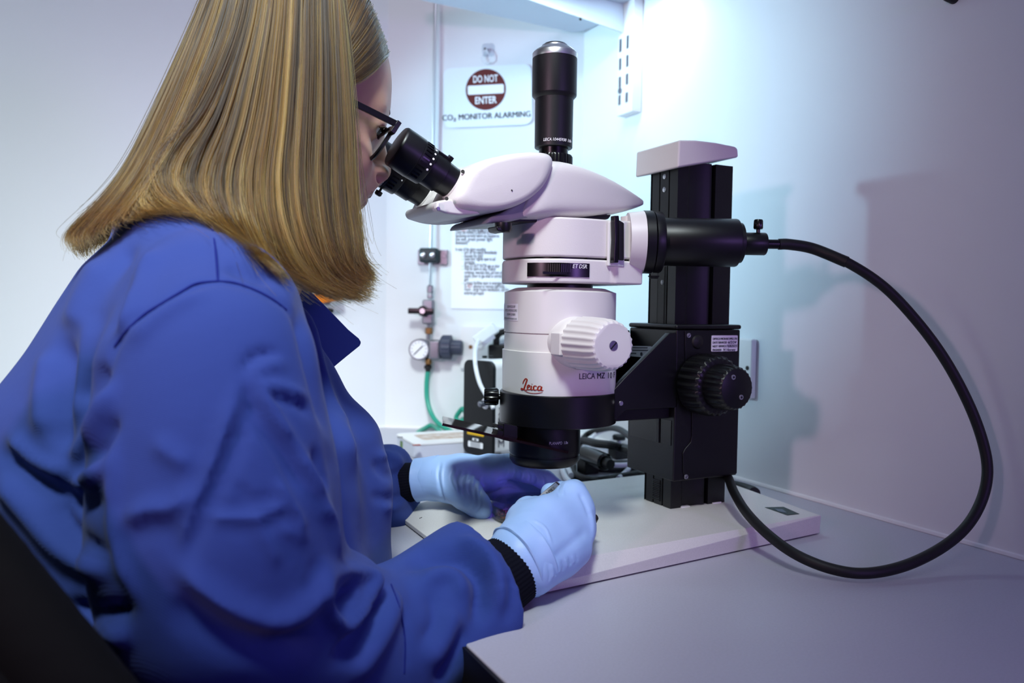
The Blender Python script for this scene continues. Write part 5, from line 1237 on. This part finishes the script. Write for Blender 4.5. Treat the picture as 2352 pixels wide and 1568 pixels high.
def strands(n, layer_max, seed, spread=5., clump=True, cut=(.88, 1.0)):
    r = np.random.default_rng(seed); u = r.uniform(0, nG-1, n); cl_ = np.round(u*6+r.normal(0, .28, n))/6; u2 = np.clip(u*.45+cl_*.55, 0, nG-1.001) if clump else u
    i = u2.astype(int); fr_ = (u2-i)[:, None, None]; i2 = np.minimum(i+1, nG-1); P = Gs[i]*(1-fr_)+Gs[i2]*fr_
    s = np.linspace(0, 1, MS)[None, :]; lc = r.uniform(*cut, n)[:, None]; sl = s*lc*(MS-1)
    j = np.minimum(sl.astype(int), MS-2); ff = (sl-j)[..., None]; ar = np.arange(n)[:, None]; P = P[ar, j]*(1-ff)+P[ar, j+1]*ff
    ph = r.uniform(0, 6.3, (n, 2)); amp = r.normal(0, spread, (n, 2)); off = r.normal(0, spread*1.0, (n, 1, 2))*np.array([1., .3])
    P = P+off*(.35+.65*s[..., None])+np.stack([amp[:, :1]*.5*np.sin(3*s+ph[:, :1])*s+5.5*np.sin(u2*31)[:, None]*np.sin(5.5*s+u2[:, None]*7)*s*s, amp[:, 1:]*.3*np.sin(4*s+ph[:, 1:])*s], -1)
    P[..., 0] += (s**6)*r.normal(0, spread*.9, (n, 1)); P[..., 1] += (s**6)*r.normal(0, spread*1.2, (n, 1))
    X, Y = P[..., 0].ravel(), P[..., 1].ravel(); t, d = hair_depth(X, Y)
    lay = (r.uniform(0, 1, (n, 1))**1.5*layer_max+0*s).ravel(); cw = .0038*np.sin(u2*19)[:, None]*np.sin(2.2*s+u2[:, None]*3); t = t+lay+cw.ravel()
    tc = np.full(len(t), 9.)
    for q in np.nonzero(Y > 430)[0]:
        h_ = bvh.ray_cast(Vector(CAM), Vector(d[q]).normalized())
        if h_[0] is not None: tc[q] = (np.array(h_[0])-CAM)@FW
    t = np.minimum(t, tc-.003-.012*r.uniform(0, 1, (n, 1)).repeat(MS, 1).ravel()); T = t.reshape(n, MS)
    for _ in range(3): T[:, 1:-1] = (T[:, :-2]+2*T[:, 1:-1]+T[:, 2:])/4
    W3 = CAM+d.reshape(n, MS, 3)*T[..., None]
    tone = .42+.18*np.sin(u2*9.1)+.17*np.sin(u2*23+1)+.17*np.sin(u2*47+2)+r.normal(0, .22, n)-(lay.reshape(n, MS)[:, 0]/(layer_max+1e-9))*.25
    return W3, np.clip(tone, 0, 1)
hair_mat = bpy.data.materials.new('fair_hair'); hair_mat.use_nodes = True; nt = hair_mat.node_tree; nt.nodes.clear()
ou = nt.nodes.new('ShaderNodeOutputMaterial'); hb_ = nt.nodes.new('ShaderNodeBsdfHairPrincipled'); hb_.parametrization = 'COLOR'
at = nt.nodes.new('ShaderNodeAttribute'); at.attribute_name = 'tone'; rp = nt.nodes.new('ShaderNodeValToRGB')
for e_ in range(2): rp.color_ramp.elements.new(.35+.3*e_)
for e_, (ps, hx_) in zip(rp.color_ramp.elements, ((.0, '191105'), (.35, '3f2b0d'), (.68, '6c4c18'), (1., 'b48c44'))): e_.position = ps; e_.color = hexc(hx_)
nt.links.new(at.outputs['Fac'], rp.inputs[0]); nt.links.new(rp.outputs[0], hb_.inputs['Color']); nt.links.new(hb_.outputs[0], ou.inputs[0])
hb_.inputs['Roughness'].default_value = .38; hb_.inputs['Radial Roughness'].default_value = .5
def hair_obj(name, sets, parent, r0=.00030, r1=.00007):
    W3 = np.concatenate([a for a, _ in sets]); tone = np.concatenate([b for _, b in sets]); n, m = W3.shape[:2]
    cu = bpy.data.hair_curves.new(name); cu.add_curves([m]*n); org = W3.reshape(-1, 3).mean(0)
    cu.attributes['position'].data.foreach_set('vector', (W3-org).astype(np.float32).ravel())
    ra = cu.attributes.get('radius') or cu.attributes.new('radius', 'FLOAT', 'POINT')
    ra.data.foreach_set('value', np.tile(np.linspace(r0, r1, m), n).astype(np.float32))
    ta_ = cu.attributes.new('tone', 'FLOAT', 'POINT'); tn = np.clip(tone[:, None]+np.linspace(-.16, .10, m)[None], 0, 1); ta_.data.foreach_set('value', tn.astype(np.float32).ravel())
    cu.materials.append(hair_mat); o = bpy.data.objects.new(name, cu); COL.objects.link(o); o.location = tuple(org-world_loc(parent)); o.parent = parent; o['kind'] = 'stuff'; return o
# dark under-layer so no scalp shows between the strands
U = Gs[:, :, :]; ug = np.linspace(0, nG-1, 60); ii = np.minimum(ug.astype(int), nG-2); fr_ = (ug-ii)[:, None, None]; GG = U[ii]*(1-fr_)+U[ii+1]*fr_
kmax = MS-4; GG = GG[:, :kmax]
t_, d_ = hair_depth(GG[..., 0].ravel(), GG[..., 1].ravel()); t_ = t_+.016
tc = np.full(len(t_), 9.)
for q in range(len(t_)):
    h_ = bvh.ray_cast(Vector(CAM), Vector(d_[q]).normalized())
    if h_[0] is not None: tc[q] = (np.array(h_[0])-CAM)@FW
t_ = np.minimum(t_, tc-.002); Wm = (CAM+d_*t_[:, None]); n_ = len(ug)
Fm = [(a*kmax+b, (a+1)*kmax+b, (a+1)*kmax+b+1, a*kmax+b+1) for a in range(n_-1) for b in range(kmax-1)]
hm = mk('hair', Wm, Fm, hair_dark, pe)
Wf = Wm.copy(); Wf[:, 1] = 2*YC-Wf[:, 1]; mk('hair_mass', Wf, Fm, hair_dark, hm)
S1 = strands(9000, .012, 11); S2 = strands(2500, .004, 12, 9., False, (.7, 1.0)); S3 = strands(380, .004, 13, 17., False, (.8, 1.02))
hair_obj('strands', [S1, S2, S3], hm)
M1 = strands(3500, .012, 14); M1[0][..., 1] = 2*YC-M1[0][..., 1]
# top and fringe, combed from the parting behind the curtain of hair
FG = np.array([[(760, -110), (745, -60), (735, 0), (728, 60)], [(800, -90), (785, -40), (768, 20), (755, 90)], [(826, -50), (808, 0), (785, 55), (768, 110)], [(842, -10), (822, 35), (795, 90), (772, 140)], [(858, 28), (834, 70), (800, 118), (776, 155)], [(871, 62), (846, 100), (810, 143), (782, 172)], [(882, 92), (858, 124), (822, 158), (788, 182)], [(888, 116), (862, 145), (826, 172), (792, 190)], [(888, 124), (862, 152), (828, 178), (796, 194)]], float)
def ell_depth(X, Y, grow):
    d = FW[None]+RT[None]*((X-1176)/FPX)[:, None]-UP[None]*((Y-784)/FPX)[:, None]; r_ = SKr+grow; o = (CAM-SK)/r_; dd = d/r_
    A_ = (dd*dd).sum(1); B_ = dd@o; C_ = o@o-1; ds = B_*B_-A_*C_; t = (-B_-np.sqrt(np.maximum(ds, 0)))/A_; return t, d
def fringe(n, seed):
    r = np.random.default_rng(seed); u = r.uniform(0, len(FG)-1, n); i = np.minimum(u.astype(int), len(FG)-2); fr2 = (u-i)[:, None, None]; P = FG[i]*(1-fr2)+FG[i+1]*fr2
    m = 10; P = np.array([np.array([np.interp(np.linspace(0, 1, m), np.linspace(0, 1, len(c_)), c_[:, k]) for k in (0, 1)]).T for c_ in (catmull(p, 5) for p in P)])
    P += r.normal(0, 2.6, (n, 1, 2)); P[..., 1] += np.sin(np.linspace(0, 3.1, m))[None]*r.normal(0, 3, (n, 1))
    t, d = ell_depth(P[..., 0].ravel(), P[..., 1].ravel(), 0); t = t-.002+r.uniform(0, .004, (n, 1)).repeat(m, 1).ravel()
    return CAM+d.reshape(n, m, 3)*t.reshape(n, m, 1), np.clip(.32+.22*np.sin(u*11)+r.normal(0, .15, n), 0, 1)
m_ = FG.shape[0]; uu = np.linspace(0, m_-1, 30); ii = np.minimum(uu.astype(int), m_-2); fr2 = (uu-ii)[:, None, None]; P = FG[ii]*(1-fr2)+FG[ii+1]*fr2
t_, d_ = ell_depth(P[..., 0].ravel(), P[..., 1].ravel(), -.003); mk('fringe_mass', CAM+d_*t_[:, None], [(a*4+b, (a+1)*4+b, (a+1)*4+b+1, a*4+b+1) for a in range(29) for b in range(3)], hair_dark, hm)
hair_obj('fringe', [fringe(2600, 21)], hm, .00028, .0002)
def resamp(a, m): return np.array([[np.interp(np.linspace(0, 1, m), np.linspace(0, 1, a.shape[1]), s_[:, k]) for k in range(3)] for s_ in a]).transpose(0, 2, 1)
hair_obj('far_side_strands', [M1], hm)
V, Fc = lathe_vf((0, 0, 0), (0, 0, 1), [(math.cos(a_)*-1, math.sin(a_)) for a_ in np.linspace(.03, math.pi-.03, 20)], 40)
V = np.array(V)*(SKr*[.90, .93, .97])+(S(660, 155, 0)); V = V[:]; crown = mk('crown', V, Fc, hair_dark, hm)
me = crown.data; bm = bmesh.new(); bm.from_mesh(me)
bmesh.ops.delete(bm, geom=[v for v in bm.verts if (v.co.z+crown.location.z) < S(655, 60)[2] or (v.co.x+crown.location.x+.02) > S(800, 0)[0]], context='VERTS'); bm.to_mesh(me); bm.free()

# ================================================================== glasses
gl_ = thing('eyeglasses', 'black framed spectacles worn by the person at the eyepieces', 'glasses', S(905, 300, -.03))
ul, nl = np.array([.530, 0, .848]), np.array([.848, 0, -.530]); ey_ = np.array([0, 1., 0])
fr_m = mat('black_acetate', '0a0a0c', .35)
top_ = S(911, 287, -.064)
for sg in (-1, 1):
    yc_ = -.0345*sg*-1 if False else sg*.0345
    c = np.array([top_[0], YC+yc_, top_[2]])-ul*.016
    ol = rrect(.052, .032, .012, 6); P = [c+ey_*u+ul*v for u, v in ol]; P = np.array(P+[P[0], P[1]])
    tube('rim', P, .0019, fr_m, gl_, 8, 1)
    V, Fc = slab_vf([c+ey_*u*.97+ul*v*.97 for u, v in ol], [c+ey_*u*.97+ul*v*.97+nl*.0022 for u, v in ol]); mk('lens', V, Fc, glass_m, gl_, False)
    hx_ = np.array([top_[0], YC+sg*.066, top_[2]]); e_ = S(790, 229, -.074); e_ = np.array([e_[0], YC+sg*.078, e_[2]]); d_ = e_-hx_; L_ = np.linalg.norm(d_)/2
    up_ = np.cross(d_, ey_); up_ /= np.linalg.norm(up_)
    box('temple', (e_+hx_)/2, d_/2, ey_*.0014, up_*.0027, fr_m, gl_, .0006)
    box('hinge', hx_-ul*.003+nl*.000-ey_*sg*.002, ey_*.004, ul*.006, nl*.0022, fr_m, gl_, .0006)
b0_, b1_ = np.array([top_[0], YC-.0085, top_[2]])-ul*.012, np.array([top_[0], YC+.0085, top_[2]])-ul*.012
tube('bridge', [b0_, (b0_+b1_)/2+ul*.003, b1_], .0018, fr_m, gl_, 8, 6)

# ================================================================== dish, forceps, tool
dc = onz(1226, 1187, BZ+.0006); pd_ = thing('petri_dish', 'clear petri dish of brown grains on the base plate between the gloved hands', 'dish', dc)
lathe('dish_base', dc, (0, 0, 1), [(0, .0425), (.0008, .043), (.0125, .043), (.0125, .0418), (.0012, .0418), (.0011, .001)], clear_m, pd_, 64)
lathe('dish_lid', dc+ZV*.0068, (0, 0, 1), [(0, .0450), (0, .0438), (.0080, .0438), (.0081, .001), (.0091, .001), (.0091, .0448), (.0086, .0450)], clear_m, pd_, 64)
lathe('brown_medium', dc+ZV*.0009, (0, 0, 1), [(0, .0412), (.0016, .0412)], mat('brown_medium', '2a1814', .4), pd_, 48)
gr = []
for k in range(420):
    a_ = RNG.uniform(0, 6.283); r_ = .040*math.sqrt(RNG.uniform(0, 1)); p = dc+np.array([r_*math.cos(a_), r_*math.sin(a_), .0028+RNG.uniform(0, .0018)]); e1 = RNG.normal(size=3); e1 /= np.linalg.norm(e1); e1, e2, e3 = frame(e1)
    gr.append(([p+e1*.0024, p-e1*.0024, p+e2*.0012, p-e2*.0012, p+e3*.0012, p-e3*.0012], [(0, 2, 4), (0, 4, 3), (0, 3, 5), (0, 5, 2), (1, 4, 2), (1, 3, 4), (1, 5, 3), (1, 2, 5)]))
V, Fc = join(gr); g_ = mk('grains', V, Fc, mat('brown_grain', 'b56a28', .6, var=(300, '4a240e', .8)), pd_, False); g_['kind'] = 'stuff'
fo = thing('forceps', 'flat steel forceps held between gloved thumb and forefinger over the petri dish', 'forceps', D(1262, 1133, .742))
ta_ = D(1186, 1186, .803); hd = D(1286, 1117, .731); ax_ = hd-ta_; Lf = np.linalg.norm(ax_); ax_ /= Lf
sd = np.cross(ax_, FW); sd /= np.linalg.norm(sd); th_ = np.cross(sd, ax_)
ol = [(0, -.0006), (Lf*.45, -.0022), (Lf*.70, -.0046), (Lf, -.0053), (Lf, .0053), (Lf*.70, .0046), (Lf*.45, .0022), (0, .0006)]
for sg in (-1, 1):
    V, Fc = slab_vf([ta_+ax_*u+sd*v+th_*(.0004+sg*.0011*u/Lf) for u, v in ol], [ta_+ax_*u+sd*v+th_*(.0012+sg*.0011*u/Lf) for u, v in ol]); mk('arm', V, Fc, steel, fo, False)
sx_ = ax_ if ax_@RT > 0 else -ax_
tn_ = -th_ if th_@FW > 0 else th_
evv = np.cross(tn_, sx_)
flat_text('lettering', 'INOX', hd-ax_*.0145+tn_*.0018, sx_, evv, .0052, lettering_k, fo, width=.012)
pb_ = thing('black_probe', 'black rounded tool end sticking out behind the gloved knuckles of the near hand', 'tool', D(1366, 1189, .728))
lathe('handle', D(1296, 1222, .742), D(1371, 1187, .726)-D(1296, 1222, .742), [(0, .003), (.004, .0046), (.028, .0048), (np.linalg.norm(D(1371, 1187, .726)-D(1296, 1222, .742))-.003, .0046), (np.linalg.norm(D(1371, 1187, .726)-D(1296, 1222, .742)), .0025)], black_gloss, pb_, 24)

# ================================================================== chair the person sits on
ch = thing('office_chair', 'black padded chair back in the bottom left corner', 'chair', (-.05, .62, 0))
chm = mat('black_upholstery', '040404', .85, spec=.25, bump=(700, .3, .0006))
eu = RT*.63-UP*.776; ev = -(RT*.776+UP*.63); dn = FW
c0 = D(115, 1338, .36); 
f = Field(c0-np.array([.34, .30, .34]), c0+np.array([.30, .30, .14]), .006)
for i in range(7):
    for_ = .045*i
    f.cone(c0+ev*(.022+for_)-eu*.18+dn*.003*i*i*.3, c0+ev*(.022+for_)+eu*.10+dn*.003*i*i*.3, .0215, .0215, .02)
V, Q = f.mesh(); V = relax(V, Q, 2); bk = mkq('backrest', V, Q, chm, ch)
Pp = [c0+ev*(.030)-eu*s_-dn*.020 for s_ in (.17, .10, .0, -.09)]; tube('piping', Pp, .0028, chm, ch, 8, 4)
f = Field((-.30, .42, .38), (.22, 1.0, .52), .008); f.ell((-.03, .70, .45), (.24, .25, .05), .01); V, Q = f.mesh(); mkq('seat', V, Q, chm, ch)
lathe('post', (-.03, .70, .06), (0, 0, 1), [(0, .03), (.2, .03), (.2, .022), (.36, .022)], rubber, ch, 24)
for k in range(5):
    a_ = .3+2*math.pi*k/5; e_ = np.array([math.cos(a_), math.sin(a_), 0]); tube('base_leg', [np.array([-.03, .70, .075])+e_*.02, np.array([-.03, .70, .060])+e_*.27], .016, rubber, ch, 10, 1)
    lathe('castor', np.array([-.03, .70, .026])+e_*.265-np.array([-e_[1], e_[0], 0])*.01, (-e_[1], e_[0], 0), [(0, .024), (.001, .026), (.019, .026), (.02, .024)], rubber, ch, 24)
tube('back_stay', [(-.03, .55, .43), (-.03, .43, .44), c0+ev*.20], .016, rubber, ch, 10, 4)
